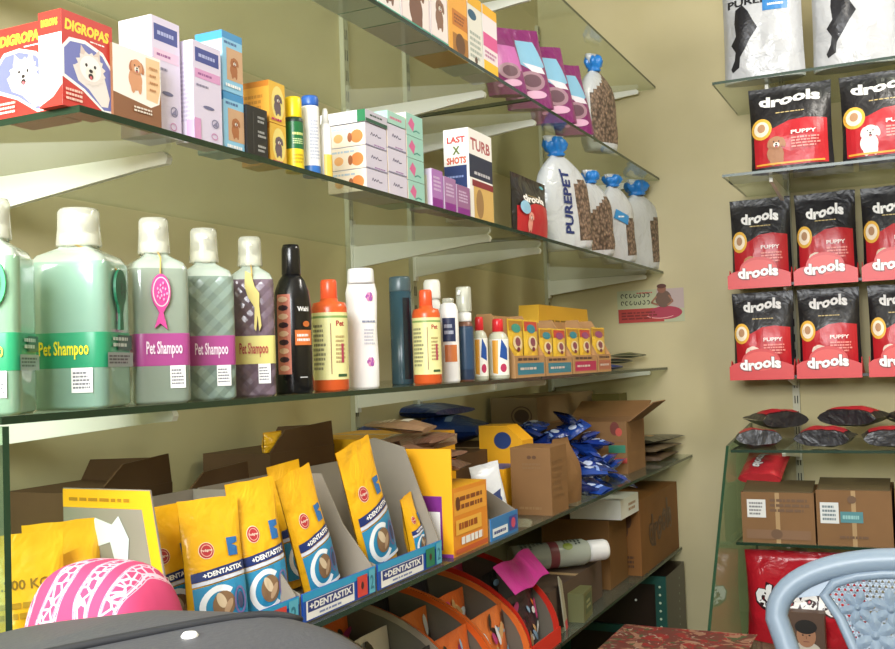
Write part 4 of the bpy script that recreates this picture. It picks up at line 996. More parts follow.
def side_panel(y, pts, m, t=.0022): return MB().prism(pts, y, y+t, m, axis='y')
def dental_carton(ya, yb, xb, label, sq, torn=False, trim=False, lip=.040, H=.205, front=True, far=False):
    """open display carton: back wall, two cut-away side panels, printed front lip"""
    root = empty('display_carton', (0, 0, ZE), label=label, cat='carton', group='dental stick display cartons')
    xf = DE-.012; t = .0022
    full = [(xb, t), (xf, t), (xf-.002, lip), (xf-.016, .10), (xf-.036, H), (xb, H)]
    low = [(xb, t), (xf, t), (xf-.002, lip), (xf-.04, .055), (xf-.10, .075), (xb, .10)]
    mid = [(xb, t), (xf, t), (xf-.002, lip), (xf-.05, .10), (xf-.085, H-.03), (xb, H-.03)]
    last = [(xb, t), (xf, t), (xf-.002, lip), (xf-.03, .11), (xf-.062, H-.01), (xf-.12, H+.006), (xb, H-.005)]
    b = MB(); b.box(xb, xf, ya, yb, 0, t, GREY); b.box(xb, xb+t, ya+t, yb-t, t, H-.03, GREY); b.build('body', root)
    prof = full if trim else low
    p = side_panel(ya, prof, GREY)
    a = Art(p, lambda s, z, o=0: (s, ya-o, z), lift=.0003)
    if trim:
        a.poly([(xb, H-.022), (xf-.048, H-.022), (xf-.030, .09), (xf-.016, .09), (xf-.036, H-.001), (xb, H-.001)], CY)
        a.poly([(xf-.030, .09), (xf-.018, t), (xf-.001, t), (xf-.002, lip), (xf-.016, .09)], CAQ); a.fine(xb+.01, xf-.06, H-.016, H-.009, 1, mat('a8781c', .4), seed=3)
        if torn: a.poly([(xb+.03, .14), (xb+.05, .172), (xb+.075, .165), (xb+.085, .175), (xb+.1, .15), (xb+.098, .125), (xb+.08, .12), (xb+.072, .145), (xb+.055, .14)], mat('cfd4d8', .5))
    p.build('side_panel', root)
    side_panel(yb-t, last if far else mid, GREY).build('side_panel', root)
    if front:
        w = yb-ya; f = MB(); f.box(xf, xf+t, ya, yb, t, lip, CBLUE); s = lambda u, z, o=0: (xf+t+o, (ya+yb)/2+u, z)
        a = Art(f, s, lift=.0002); a.rect(-w*.5, w*.5, lip*.74, lip, CAQ)
        a.rect(-w*.46, w*.18, lip*.1, lip*.72, WHITE); a.rect(-w*.44, w*.16, lip*.34, lip*.7, mat('27357c', .4)); a.text('+DENTASTIX', -w*.14, lip*.52, w*.56, lip*.24, WHITE, bold=.04); a.fine(-w*.3, w*.08, lip*.16, lip*.28, 1, mat('7a88b8', .4), seed=2)
        a.rect(w*.22, w*.37, lip*.12, lip*.86, mat(sq, .4)); a.ell(w*.295, lip*.5, w*.02, lip*.14, mat('4a2420', .4)); a.rect(w*.39, w*.48, lip*.1, lip*.95, mat('5fb4cc', .4)); a.text('2', w*.435, lip*.5, w*.05, lip*.5, mat('2a7890', .4))
        f.build('front_lip', root)
    return root
XB = .315
dental_carton(-2.597, -2.366, XB, 'open dental stick carton with yellow trimmed side and torn white patch', 'd8453a', torn=True, trim=True)
dental_carton(-2.358, -2.166, XB, 'open dental stick carton, blue lip with red square', 'd8453a')
dental_carton(-2.158, -1.940, XB, 'open dental stick carton, blue lip with green square', '1f7a58', far=True)
PW, PH = .074, .148
k = .006
def dp(px, x, w, h, rx, ry, seed, label, zs=.07, t=.028, rz=0, dz=.0): return stand(dental_pack(w, h, t, seed, label), px, x, ZE+k+dz, zs, PI/2+rz, rx, ry)
dp(219, .432, .084, .172, -.14, .0, 1, 'dental stick pouch facing front, nearest in the yellow trimmed carton', rz=-.38)
dp(178, .385, .072, .165, -.14, -.05, 2, 'dental stick pouch half hidden behind the nearest one', rz=-.38)
dp(264, .438, .076, .185, -.08, -.05, 3, 'dental stick pouch bulging next to the lip with the red square', rz=-.33, t=.036)
dp(322, .442, .072, .186, -.05, -.26, 4, 'dental stick pouch leaning left behind the lip with the red square', dz=.006, rz=-.15)
dp(380, .440, .086, .210, -.04, -.27, 5, 'tallest dental stick pouch, leaning left behind the lip with the green square', zs=.09, dz=.008, rz=-.12)
dp(416, .440, .040, .110, -.04, -.24, 6, 'small dental stick pouch end tucked in by the green square lip', zs=.05, dz=.004)
dp(297, .365, .066, .185, -.05, -.1, 8, 'dental stick pouch in the back of the carton with the red square', zs=.12, dz=.004, rz=-.2)
# row of cartons further back
def backbox(px0, px1, x, pyt, label, m, xb0=.02):
    y0, y1 = y_at(px0, x, ZE+.2), y_at(px1, x, ZE+.2); h = z_at(pyt, x, (y0+y1)/2)-ZE; root = empty('storage_carton', (0, 0, ZE), label=label, cat='carton')
    b = MB(); t = .003; xb = xb0
    b.box(xb0, x, y0, y1, 0, h*.8, m); b.build('body', root)
    f = MB(); f.prism([(y0, h*.8), (y1, h*.8), (y1-.006, h), (y0+.05, h*.97)], x-.004, x-.001, KRAFTD, axis='x'); f.build('flap', root)
    f = MB(); f.prism([(xb, h*.8), (x-.01, h*.8), (x-.03, h*.97), (xb+.02, h*.95)], y1-.004, y1-.001, KRAFTD, axis='y'); f.build('flap', root)
    return root, y0, y1, h
backbox(98, 172, .20, 458, 'brown carton with raised flaps behind the yellow trimmed carton', KRAFTD)
backbox(182, 250, .27, 466, 'greyish carton behind the yellow pouches', GREY, xb0=.21)
root, y0, y1, h = backbox(270, 334, .17, 424, 'brown carton holding yellow pouches, beside the wall rail', KRAFTD)
for i in range(3):
    mb, a = pouch(.07, .13, .03, PF, seed=20+i, bot=.6); o = mb.build('dental_stick_pouch', label='yellow pouch in the brown carton by the wall rail, %s of three' % ['nearest', 'middle', 'farthest'][i], cat='pouch', group='pouches in the brown carton by the rail')
    yy = y0+(i+.5)*(y1-y0)/3; place(o, (.19, yy, ZE+h*.8-.13+.028), PI/2, rx=.0)
    o.location = (.150-.0, yy, ZE+h*.8+.001); o.scale = (.8, 1, .28)
# two more pouches left of the first carton and a tilted carton (partly behind the pink bundle)
def tub(px, x, w, h, label, seed, rx=-.1, ry=0, rz=-.6, c='f0b01e'):
    mb, a = pouch(w, h, .05, mat(c, .32, 'foil'), seed=seed, bot=.7, wr=.08)
    return mb, a, lambda: stand(mb.build('dental_stick_pouch', label=label, cat='pouch', group='yellow pouches left of the trimmed carton'), px, x, ZE+.001, .14, PI/2+rz, rx, ry)
mb, a, go = tub(22, .40, .085, .175, 'yellow pouch with weight print at the far left edge', 31); a.text('1.200 KG', 0, .125, .05, .01, mat('8a6418', .4)); a.fine(-.03, .03, .09, .11, 2, mat('b8861c', .4), seed=2); go()
mb, a, go = tub(66, .36, .085, .172, 'plain yellow pouch between the weight printed pouch and the lilac one', 32, rz=-.5); go()
mb, a, go = tub(106, .43, .07, .150, 'yellow and lilac pouch leaning at the trimmed carton', 33, rx=-.2, ry=-.3, rz=-.5); a.ell(0, .105, .02, .012, mat('b8323a', .4)); a.rect(-.03, .03, .02, .085, mat('8a9cc8', .4)); a.ring(0, .05, .022, .028, .007, mat('d8dcec', .4)); go()

# tall yellow and purple carton with its stick packs
ya, yb = -1.888, -1.738; xf = DE-.012; xb = .33; H = .187
root = empty('chew_carton', (0, 0, ZE), label='yellow carton with purple and white side panel and orange front', cat='carton')
b = MB(); b.box(xb, xf, ya, yb, 0, .118, CY, {'r': mat('e8902a', .4)}); b.prism([(xb, .118), (xf, .118), (xf, H), (xb, H)], ya, ya+.003, CY, axis='y'); b.box(xb, xb+.003, ya, yb, .118, H, CY)
a = Art(b, lambda s, z, o=0: (s, ya-o, z), lift=.0003); c0 = (xb+xf)/2
a.rect(c0-.035, xf-.02, .012, .105, mat('7a2a82', .4)); a.rect(c0-.02, xf-.024, .006, .078, WHITE); a.rect(c0-.012, c0+.016, .04, .068, mat('3a6a6a', .4)); a.rect(c0-.006, c0+.010, .046, .062, WHITE)
a.rect(c0-.045, c0-.012, .13, .162, mat('f5c050', .4)); a.text('x', c0-.028, .146, .014, .014, mat('9a5a1c', .4), bold=.04); a.rect(xb, xf, 0, .006, mat('8a3a9a', .4))
w = yb-ya; a = Art(b, lambda u, z, o=0: (xf+o, (ya+yb)/2+u, z), lift=.0003)
a.rect(-w*.46, w*.46, .07, .110, mat('f0a83c', .4)); a.fine(-w*.4, w*.4, .076, .104, 2, mat('8a4a24', .4), seed=3); a.ell(-w*.36, .09, w*.06, .012, mat('6a3a20', .4))
a.rect(-w*.44, w*.3, .036, .062, mat('f4b848', .4)); a.fine(-w*.36, w*.24, .043, .057, 1, mat('a0501c', .4), seed=9, fill=.8); a.fine(-w*.3, w*.4, .016, .032, 1, WHITE, seed=11, fill=.8); a.rect(-w*.46, w*.46, .004, .012, mat('c85a30', .4))
b.build('body', root)
rnd = random.Random(5)
for i in range(11):          # brown stick packs heaped in the carton
    w, l = .06, .12; mb, a = pouch(w, l, .022, mat(['7a5a44', '8a6a50', '6a4a3a'][i % 3], .3, 'foil'), seed=40+i, bot=.3, top=.2, nu=8, nv=14, wr=.1)
    a.rect(-w*.2, w*.2, l*.3, l*.45, mat(['d8a24a', 'c8c0b0', 'a8482c'][i % 3], .4)); a.fine(-w*.3, w*.3, l*.55, l*.8, 3, mat('d8c8b0', .4), seed=i)
    o = mb.build('stick_packet', label='brown stick packet in the yellow and purple carton, '+['bottom one at the wall side', 'bottom one toward the shelf front', 'second layer, nearer the shop front', 'second layer, farther one', 'third layer, nearer one', 'third layer, farther one', 'fourth layer, nearer one', 'fourth layer, farther one', 'fifth layer, nearer one', 'fifth layer, farther one', 'topmost of the heap'][i], cat='packet', group='stick packets in the yellow and purple carton')
    place(o, (xb+.07+.025*(i % 3), ya+.036+.045*(i % 2), ZE+.124+.0165*(i//2)+.008), rnd.uniform(.2, 1.6), rx=-PI/2+rnd.uniform(-.16, .12), ry=rnd.uniform(-.2, .2)); o.location.z += .005
# yellow flap carton and navy bags behind it
def simplebox(x0, x1, ya, yb, z0, h, m, label, name='storage_carton', top=None, arts=None, group=None):
    b = MB(); b.box(x0, x1, ya, yb, 0, h, m, {'t': top or m}); b.box(x0+.001, x1-.001, (ya+yb)/2-.012, (ya+yb)/2+.012, h, h+.0005, mat('b89a70', .4))
    if arts: arts(b)
    o = b.build(name, label=label, cat='carton', group=group); o.location = (0, 0, z0); return o
simplebox(.05, .29, -1.72, -1.46, ZE, .19, CY, 'yellow carton standing behind the brown stick packets', top=mat('d89a1c', .5))
NVY = mat('1e3a7c', .3, 'foil')
def navybag(x, px, z, rz, label, seed, c=None, w=.18, l=.23, t=.075, light=True):
    mb, a = pouch(w, l, t, c or NVY, seed=seed, bot=.4, top=.15, wr=.1)
    a.rect(-w*.36, w*.36, l*.3, l*.38, mat('8aa0c0', .4)); a.fine(-w*.3, w*.3, l*.5, l*.7, 3, mat('5a7ac0', .4), seed=seed)
    o = mb.build('navy_bag', label=label, cat='bag', group='navy blue film bags behind the cartons'); yy = y_at(px, x, z); place(o, (x, yy, z+t*.42), rz, rx=-PI/2); return o
simplebox(.03, .28, -1.44, -1.02, ZE, .13, KRAFTD, 'low brown carton under the navy bags')
navybag(.16, 424, 1.034, 1.5, 'navy film bag on the low brown carton, nearest', 51)
navybag(.20, 484, 1.034, 1.7, 'navy film bag on the low brown carton, farthest', 52, w=.15)
navybag(.13, 456, 1.098, 1.4, 'navy film bag lying across the other two', 53, t=.04)
# white pouch in a blue lipped tray
ya, yb = -1.728, -1.592
root = empty('display_carton', (0, 0, ZE), label='low blue lipped tray holding a white pouch', cat='carton'); b = MB(); b.box(.33, xf, ya, yb, 0, .0022, GREY); b.box(.33, .332, ya, yb, .0022, .05, GREY); b.build('body', root)
side_panel(ya, [(.33, .0022), (xf, .0022), (xf, .04), (.40, .09), (.33, .09)], GREY).build('side_panel', root); side_panel(yb-.0022, [(.33, .0022), (xf, .0022), (xf, .04), (.40, .09), (.33, .09)], GREY).build('side_panel', root)
f = MB(); f.box(xf, xf+.0022, ya, yb, 0, .042, mat('2f7ab8', .35)); w = yb-ya; a = Art(f, lambda u, z, o=0: (xf+.0022+o, (ya+yb)/2+u, z), lift=.0003); a.rect(-w*.45, w*.1, .006, .022, mat('e8eef4', .4)); a.fine(-w*.4, w*.05, .009, .019, 1, mat('30488c', .4), seed=3); a.rect(w*.15, w*.45, .006, .034, mat('3a4a9a', .4)); a.ell(w*.3, .02, w*.08, .01, mat('c84a6a', .4)); f.build('front_lip', root)
w, h = .075, .125; mb, a = pouch(w, h, .04, mat('dcdee4', .3, 'foil'), seed=55); a.ell(0, h*.4, w*.2, h*.1, mat('34508c', .4)); a.poly([(-w*.1, h*.5), (w*.25, h*.56), (w*.1, h*.36)], mat('2a3a70', .4)); a.ell(w*.1, h*.22, w*.15, h*.06, mat('c8a0a0', .4))
stand(mb.build('white_pouch', label='white pouch with blue mark standing in the low blue tray', cat='pouch'), 494, .42, ZE+.004, .06, PI/2-.5, -.1, -.12)

# kraft boxes
ya = -1.40; x0 = .405
mb = MB(); mb.box(x0-.01, DE-.006, ya, -1.292, 0, .146, KRAFT); a = Art(mb, lambda s, z, o=0: (s, ya-o, z), lift=.0003); cc = (x0+DE)/2-.005
a.ell(cc-.006, .125, .005, .004, mat('5a3c24', .5)); a.ell(cc+.006, .125, .005, .004, mat('5a3c24', .5)); a.fine(cc-.022, cc+.022, .098, .114, 2, mat('80603c', .5), seed=3); a.fine(cc-.032, cc+.032, .01, .02, 1, mat('8a6a44', .5), seed=6)
a = Art(mb, lambda u, z, o=0: (DE-.006+o, (ya-1.292)/2+u, z), lift=.0003); a.fine(-.04, .03, .03, .12, 6, mat('7a5834', .5), seed=4)
o = mb.build('kraft_box', label='plain kraft box standing at the shelf front, small dark print', cat='box'); o.location = (0, 0, ZE)
mb = MB(); mb.box(.31, .385, -1.415, -1.30, 0, .10, CY); mb.box(.312, .383, -1.412, -1.302, .10, .1008, mat('2f4c98', .4)); o = mb.build('yellow_carton', label='yellow carton with navy oval behind the plain kraft box', cat='carton'); o.location = (0, 0, ZE)
mb = MB(); mb.prism([(.26, .0), (.37, .0), (.37, .15), (.33, .185), (.26, .185)], -1.26, -1.19, CY, axis='y'); a = Art(mb, lambda s, z, o=0: (s, -1.26-o, z), lift=.0003); a.ell(.32, .15, .022, .02, mat('26407c', .4)); o = mb.build('yellow_carton', label='yellow carton with dark oval, tallest behind the kraft box', cat='carton'); o.location = (0, 0, ZE)
# gusseted kraft pouch next to it
def kraftpouch():
    mb, a = pouch(.15, .15, .07, KRAFT, seed=61, bot=.8, wr=.05, taper=.5); return mb.build('kraft_pouch', label='brown kraft pouch between the plain kraft box and the blue packets', cat='pouch')
place(kraftpouch(), (.44, -1.195, ZE), PI/2-.15)
# heap of shiny blue packets spilling from the open box: countable packets
rnd = random.Random(9); BP = [mat('1a3484', .25, 'foil'), mat('142a68', .25, 'foil'), mat('20459a', .25, 'foil')]
protos = []
for i in range(3):
    mb, a = pouch(.055, .08, .024, BP[i], seed=70+i, bot=.3, top=.2, nu=8, nv=10, wr=.14); a.ell(0, .035, .013, .012, mat('c8d4f0', .3)); a.rect(-.018, .018, .052, .06, mat('8aa8e8', .3)); protos.append(mb.mesh('blue_packet'))
n = 0
for lay in range(9):
    cnt = [9, 9, 8, 8, 7, 6, 5, 4, 3][lay]
    for j in range(cnt):
        o = bpy.data.objects.new('blue_packet', protos[n % 3]); COL.objects.link(o)
        fr = (j+.5)/cnt; y = -1.10+.42*fr+lay*.012+rnd.uniform(-.02, .02); x = .43-.016*lay-(.05 if j % 2 else 0)+rnd.uniform(-.012, .012)
        place(o, (x, y-.02, ZE+.012+.0175*lay), rnd.uniform(0, 6.28), rx=-PI/2+rnd.uniform(-.6, .6), ry=rnd.uniform(-.45, .45))
        tag(o, 'small shiny blue packet in the heap spilling in front of the open brown carton', 'packet', 'blue packets heaped on the wide shelf'); n += 1
# open kraft carton with flaps
ya, yb, x0, x1 = -.60, -.40, .19, .435; H = .150
root = empty('open_carton', (0, 0, ZE), label='open brown carton with raised flap beyond the blue packets', cat='carton'); t = .003
b = MB(); b.box(x0, x1, ya, yb, 0, t, KRAFT); b.box(x0, x0+t, ya, yb, t, H, KRAFT); b.box(x1-t, x1, ya, yb, t, H, KRAFT); b.box(x0+t, x1-t, ya, ya+t, t, H, KRAFT); b.box(x0+t, x1-t, yb-t, yb, t, H, KRAFT)
a = Art(b, lambda s, z, o=0: (s, ya-o, z), lift=.0003); cx = .40
a.ell(cx, .13, .014, .02, mat('6a2c20', .5)); a.ell(cx+.012, .12, .01, .012, mat('b8483a', .5)); a.rect(cx-.02, cx+.03, .06, .082, mat('2f7a60', .5)); a.rect(cx-.018, cx+.034, .03, .045, mat('b04038', .5)); a.fine(cx-.02, cx+.04, .09, .1, 1, mat('7a5838', .5), seed=2)
b.build('body', root)
f = MB(); f.prism([(yb, H), (yb+.12, H+.045), (yb+.12, H+.048), (yb, H+.003)], x0+.01, x1-.004, KRAFT, axis='x'); f.build('flap', root)
f = MB(); f.prism([(x1, H), (x1+.075, H+.055), (x1+.078, H+.053), (x1+.003, H-.002)], ya+.02, yb-.03, KRAFT, axis='y'); f.build('flap', root)
# brown carton in the corner with round mark, dark flap
def cm(b):
    a = Art(b, lambda s, z, o=0: (s, -.62-o, z), lift=.0004); a.ell(.12, .17, .024, .02, mat('4a3222', .5)); a.ring(.12, .17, .034, .03, .004, mat('5a402c', .5))
simplebox(.02, .17, -.62, -.06, ZE, .225, mat('8c7558', .7, 'card'), 'large brown carton with round dark mark in the corner', arts=cm)
simplebox(.19, .285, -.135, -.04, ZE, .215, mat('6a6238', .7, 'card'), 'olive brown carton between the corner carton and the open one')
# folded flat packs at the far end
for i, (c, lb) in enumerate((('5a4634', 'dark brown flat packet, lowest at the shelf end'), ('6a5a44', 'brown flat packet in the middle at the shelf end'), ('3c3a2c', 'dark flat packet uppermost at the shelf end'))):
    mb, a = pouch(.13, .26, .026, mat(c, .35, 'foil'), seed=80+i, bot=.5, top=.3, nu=10, nv=14, wr=.12); a.rect(-.03, .03, .06, .09, mat('a88a5a', .4)); o = mb.build('flat_packet', label=lb, cat='packet', group='flat packets at the end of the wide shelf'); place(o, (.40-.015*i, -.30+.012*i, ZE+.012+.0265*i), .03-.10*i, rx=-PI/2)
# ================================================================ lowest left shelf (F)
def arc_profile(xb, xf, z0, H, n=14):
    pts = [(xb, z0), (xf, z0)]
    for k in range(n+1):
        t = k/n*PI/2; pts.append((xb+.06+(xf-xb-.06)*math.cos(t)**.9 if t < PI/2-.001 else xb+.06, z0+.02+(H-.02)*math.sin(t)))
    pts.append((xb, z0+H)); return pts
def arc_carton(ya, yb, edge, label, H=.20, seed=0, xb=.03, cols=('1c1a1e', 'd8682c', 'e8e0d8')):
    root = empty('curved_display_carton', (0, 0, ZF), label=label, cat='display box', group='curved front display cartons')
    xf = DF-.008; t = .0025; pr = arc_profile(xb, xf, t, H); E = mat(edge, .4); GREY = mat('7a7266', .7, 'card')  # grey board in a darker copy: shade of the low shelf put into its colour
    b = MB(); b.box(xb, xf, ya, yb, 0, t, GREY); b.box(xb, xb+t, ya+t, yb-t, t, H, GREY); b.build('body', root)
    for y in (ya, yb-t):
        p = MB(); p.prism(pr, y, y+t, GREY, axis='y')
        # printed rim along the curved cut
        out = pr[2:-1]; vs = []; fs = []
        for i, (x, z) in enumerate(out):
            cx, cz = xb+.03, t; d = Vector((x-cx, z-cz)); d = d*(1-.014/max(d.length, .01))
            vs += [(x, y-.0006, z), (cx+d.x, y-.0006, cz+d.y), (x, y+t+.0006, z), (cx+d.x, y+t+.0006, cz+d.y)]
        for i in range(len(out)-1): a = 4*i; fs += [(a, a+1, a+5, a+4), (a+2, a+6, a+7, a+3), (a, a+4, a+6, a+2)]
        p.add(vs, fs, E); p.build('side_panel', root)
    f = MB(); f.box(xf, xf+t, ya, yb, 0, .035, E); f.build('front_lip', root)
    # packs standing in it
    rnd = random.Random(seed); n = 4
    for i in range(n):
        w = (yb-ya-.01); h = [.165, .17, .155, .125][i]
        c = cols[i % len(cols)]; mb, a = pouch(w, h, .028, mat(c, .32, 'foil'), seed=seed*5+i, bot=.5, nu=12, nv=14, wr=.12)
        for q in range(16):
            a.ell(rnd.uniform(-.4, .4)*w, rnd.uniform(.15, .85)*h, w*rnd.uniform(.06, .16), h*rnd.uniform(.03, .08), mat(rnd.choice(['d8dde6', 'e07a3a', '1a1a1e', 'b83a7a', 'c8a070', '8ab0d0', '30261e']), .4), n=9, rot=rnd.uniform(0, 3))
        o = mb.build('chew_pouch', label='patterned chew pouch, %s from the front in the %s' % (['first', 'second', 'third', 'last'][n-1-i], label.split(',')[0]), cat='pouch', group='chew pouches in the curved cartons')
        place(o, (.13+.086*i, (ya+yb)/2, ZF+t+.001), PI/2, rx=-.12)
arc_carton(-2.13, -1.955, 'd83a24', 'red rimmed curved display carton, nearest of the lowest shelf', seed=1)
arc_carton(-1.945, -1.775, 'b0a08e', 'plain grey rimmed curved display carton, second of the lowest shelf', seed=2, H=.205)
arc_carton(-1.765, -1.61, 'ec6a24', 'orange rimmed curved display carton, third of the lowest shelf', seed=3, cols=('d8682c', '1c1a1e', 'e07a34'))
arc_carton(-1.60, -1.43, 'f07a34', 'bright orange rimmed curved display carton, fourth of the lowest shelf', seed=4, cols=('e0783a', '26222a', 'd8682c'))
arc_carton(-1.42, -1.24, 'd8301e', 'deep red rimmed curved display carton, last of the lowest shelf', seed=5, H=.21, cols=('2a242c', 'b83a5a', '1c1a1e'))
# magenta ribbon lying over the last two
mb = MB(); v0 = []
mb.grid(lambda u, v: (.365+.05*v+.006*math.sin(u*6), -1.45+.22*u, ZF+.206-.055*v+.004*math.sin(u*9)), 12, 6, mat('cc2f9a', .4, 'foil'))
mb.grid(lambda u, v: (.365+.05*v+.006*math.sin((1-u)*6), -1.23-.22*u, ZF+.2045-.055*v+.004*math.sin((1-u)*9)), 12, 6, mat('cc2f9a', .4, 'foil'))
mb.build('magenta_strip', label='magenta film strip draped over the orange and red rimmed curved cartons', cat='strip')
# silver bottle with white cap lying down, on a small carton
o = simplebox(.22, .40, -1.20, -.78, ZF, .10, mat('5a4a3e', .6, 'card'), 'dark carton under the lying silver bottle')
root = empty('silver_bottle', label='silver printed bottle with white cap, lying on its side', cat='bottle'); b = MB(); r = .034
def sb(z): return mat('9aa09c', .35) if z < .1 else (mat('7c3a44', .4) if z < .125 else mat('a8b0a8', .3))
b.lathe([(r*.9, 0), (r, .006), (r, .10), (r, .1001), (r, .125), (r, .1251), (r, .2), (r*.8, .214), (r*.66, .22)], OFFW, n=26, band=sb)
def surf(s, z, o=0): a = s/r; return (math.sin(a)*(r+o+.0005), -math.cos(a)*(r+o+.0005), z)
a = Art(b, surf, step=.008, lift=.0003)
a.fine(-.04, .03, .14, .19, 5, mat('3a403c', .4), seed=7)
a.ell(.028, .15, .01, .014, mat('8a9a3a', .4)); a.fine(-.04, .03, .02, .09, 6, mat('4a5450', .4), seed=3)
b.build('body', root)
c = MB(); c.lathe([(r*.78, .212), (r*.82, .222), (r*.80, .262), (r*.7, .27), (r*.05, .271)], mat('e6e8ea', .35), n=26); c.build('cap', root)
place(root, (.235, -1.03, ZF+.10+r+.003), -.85, rx=-PI/2+.02)
# tall brown printed box and a white box on top of it
BX = MB(); ya, yb = -.50, -.012; x0, x1 = .16, DF-.008; H = .222
BX.box(x0, x1, ya, yb, 0, H, mat('84592f', .65, 'card')); a = Art(BX, lambda u, z, o=0: (x1+o, (ya+yb)/2+u, z), lift=.0004); D4 = mat('4e3018', .5)
a.text('drools', .0, .125, .30, .10, D4, bold=.06, wave=.15); a.text('drools', .0, .125, .29, .088, mat('6a4526', .5), bold=-.005, wave=.15)
a = Art(BX, lambda s, z, o=0: (s, ya-o, z), lift=.0004); cx = x1-.05
for i in range(3): a.ell(cx+(i-1)*.012, .10+.03*i, .012, .02, D4)
a.fine(cx-.03, cx+.03, .02, .06, 3, D4, seed=3)
o = BX.build('kraft_box', label='large brown box with bubble lettering at the end of the lowest shelf', cat='box'); o.location = (0, 0, ZF)
o = simplebox(.20, .40, -.70, -.52, ZF, .192, mat('74532f', .65, 'card'), 'brown carton beneath the white box', name='storage_carton')
wb = MB(); wb.box(0, .15, 0, .19, 0, .055, mat('e2e2dc', .5)); a = Art(wb, lambda s, z, o=0: (.15+o, s, z), lift=.0003); a.fine(.08, .17, .012, .04, 2, mat('b08a6a', .5), seed=2)
o = wb.build('white_box', label='plain white box lying under the wide shelf front', cat='box'); o.location = (.286, -.695, ZF+.194)
# small olive box with a card, at the shelf front
mb = MB(); mb.box(-.035, .035, -.05, .05, 0, .07, mat('6a6c44', .5)); a = Art(mb, lambda s, z, o=0: (.035+o, s, z), lift=.0003); a.rect(-.03, .04, .015, .06, mat('4a5a3a', .5)); a.fine(-.02, .03, .025, .05, 2, mat('a8a878', .5), seed=1)
o = mb.build('olive_box', label='small olive box at the front of the lowest shelf', cat='box'); place(o, (.40, -1.02, ZF), .1)
mb = MB(); mb.prism([(-.02, 0), (.02, 0), (.02, .11), (-.02, .13)], -.0015, .0015, mat('a8a48e', .5), axis='y'); a = Art(mb, front(-.0015), lift=.0003); a.rect(-.018, .018, .0, .02, mat('c8404a', .5))
o = mb.build('card', label='grey card with red foot leaning by the small olive box', cat='card'); place(o, (.415, -1.13, ZF), PI/2+.2, rx=-.1)
# green cased cabinet in the corner below the shelf
root = empty('green_case', label='dark glass case with dotted green frame in the corner under the shelves', cat='case'); b = MB(); GF = mat('174a42', .4)
b.box(.10, .455, -.28, -.03, 0, .545, mat('241814', .3))
for x0, x1, z0, z1 in ((.10, .455, 0, .03), (.13, .42, .36, .385), (.10, .13, .03, .545), (.42, .455, .03, .545), (.13, .42, .52, .545)): b.box(x0, x1, -.292, -.28, z0, z1, GF)
a = Art(b, lambda s, z, o=0: (s, -.292-o, z), lift=.0005)
for i in range(20): a.ell(.4375, .04+.025*i, .004, .004, mat('b8c8b0', .4), n=8)
a2 = Art(b, lambda s, z, o=0: (.455+o, s, z), lift=.0005)
for i in range(20): a2.ell(-.15, .04+.025*i, .004, .004, mat('90a890', .4), n=8)
a.ell(.36, .47, .004, .004, WHITE, n=8); b.build('body', root)
# ================================================================ back wall bags
def drools_bag(px0, px1, pyt, z0, yf, t, label, seed, dogc='e6d2c2', group=None, row='x', pxs=None, h=None, logo=.6, t0=.8, zs=.1):
    xc, w, hh = fitB(px0, px1, pyt, yf, z0, zs); h = h or hh
    zones = lambda u, v: mat('8c1a22', .32, 'foil') if v < .5 and False else mat('1a181c', .42, 'foil')
    mb, a = pouch(w, h, t, mat('1a181c', .42, 'foil'), seed=seed, bot=.7, wr=.05)
    drools_art(a, w, h, dogc, logo_w=logo, t0=t0)
    o = mb.build('dog_food_bag', label=label, cat='bag', group=group); place(o, (xc, yf+t*.5+.004, z0)); return o, xc, w, h
# white bags on the upper shelf
def whitebag(px0, px1, label, seed, blue):
    xc, w, _ = fitB(px0, px1, 0, -D3+.05, R1, .12); h = .40
    mb, a = pouch(w, h, .12, mat('b4b6ba', .3, 'foil'), seed=seed, bot=.7, wr=.07)
    K = mat('1c1c22', .4)       # long leaping dog outline
    sx = -.3 if blue else -.24
    a.poly([((sx+.018*dx)*w, (80-py)/81*w) for dx, py in ((0, 6), (5, 2), (9, 10), (12, 20), (15, 28), (10, 38), (6, 48), (2, 56), (1, 66), (-4, 70), (-5, 66), (-2, 58), (-1, 50), (-4, 42), (0, 34), (-1, 20))], K)
    a.text('PUREPET', -w*.05, w*1.0, w*.7, w*.10, K, bold=.03)
    if blue: a.rect(w*.04, w*.34, w*.84, w*1.0, mat('2f78b8', .4)); a.fine(w*.1, w*.3, w*.89, w*.94, 1, WHITE, seed=4)
    o = mb.build('white_bag', label=label, cat='bag', group='white dog food bags on the upper back shelf'); place(o, (xc, -D3+.075, R1)); return o
whitebag(722, 803, 'white bag with black dog outline and blue patch, left one on the upper back shelf', 1, True)
whitebag(811, 900, 'white bag with black dog outline and no blue patch, cut by the right edge', 2, False)
whitebag(908, 990, 'white bag beyond the right edge of the photo on the upper back shelf', 3, True)
# second shelf: two tall bags
drools_bag(748, 832, 80, R2, -D3+.03, .08, 'red and black bag with brown puppy, left one on the second back shelf', 4, 'a87858', 'tall bags on the second back shelf', zs=.1, logo=.74, t0=.84, h=.255)
drools_bag(840, 930, 68, R2, -D3+.03, .08, 'red and black bag with white puppy, right one on the second back shelf', 5, 'eee8e2', 'tall bags on the second back shelf', zs=.1, logo=.74, t0=.84, h=.255)
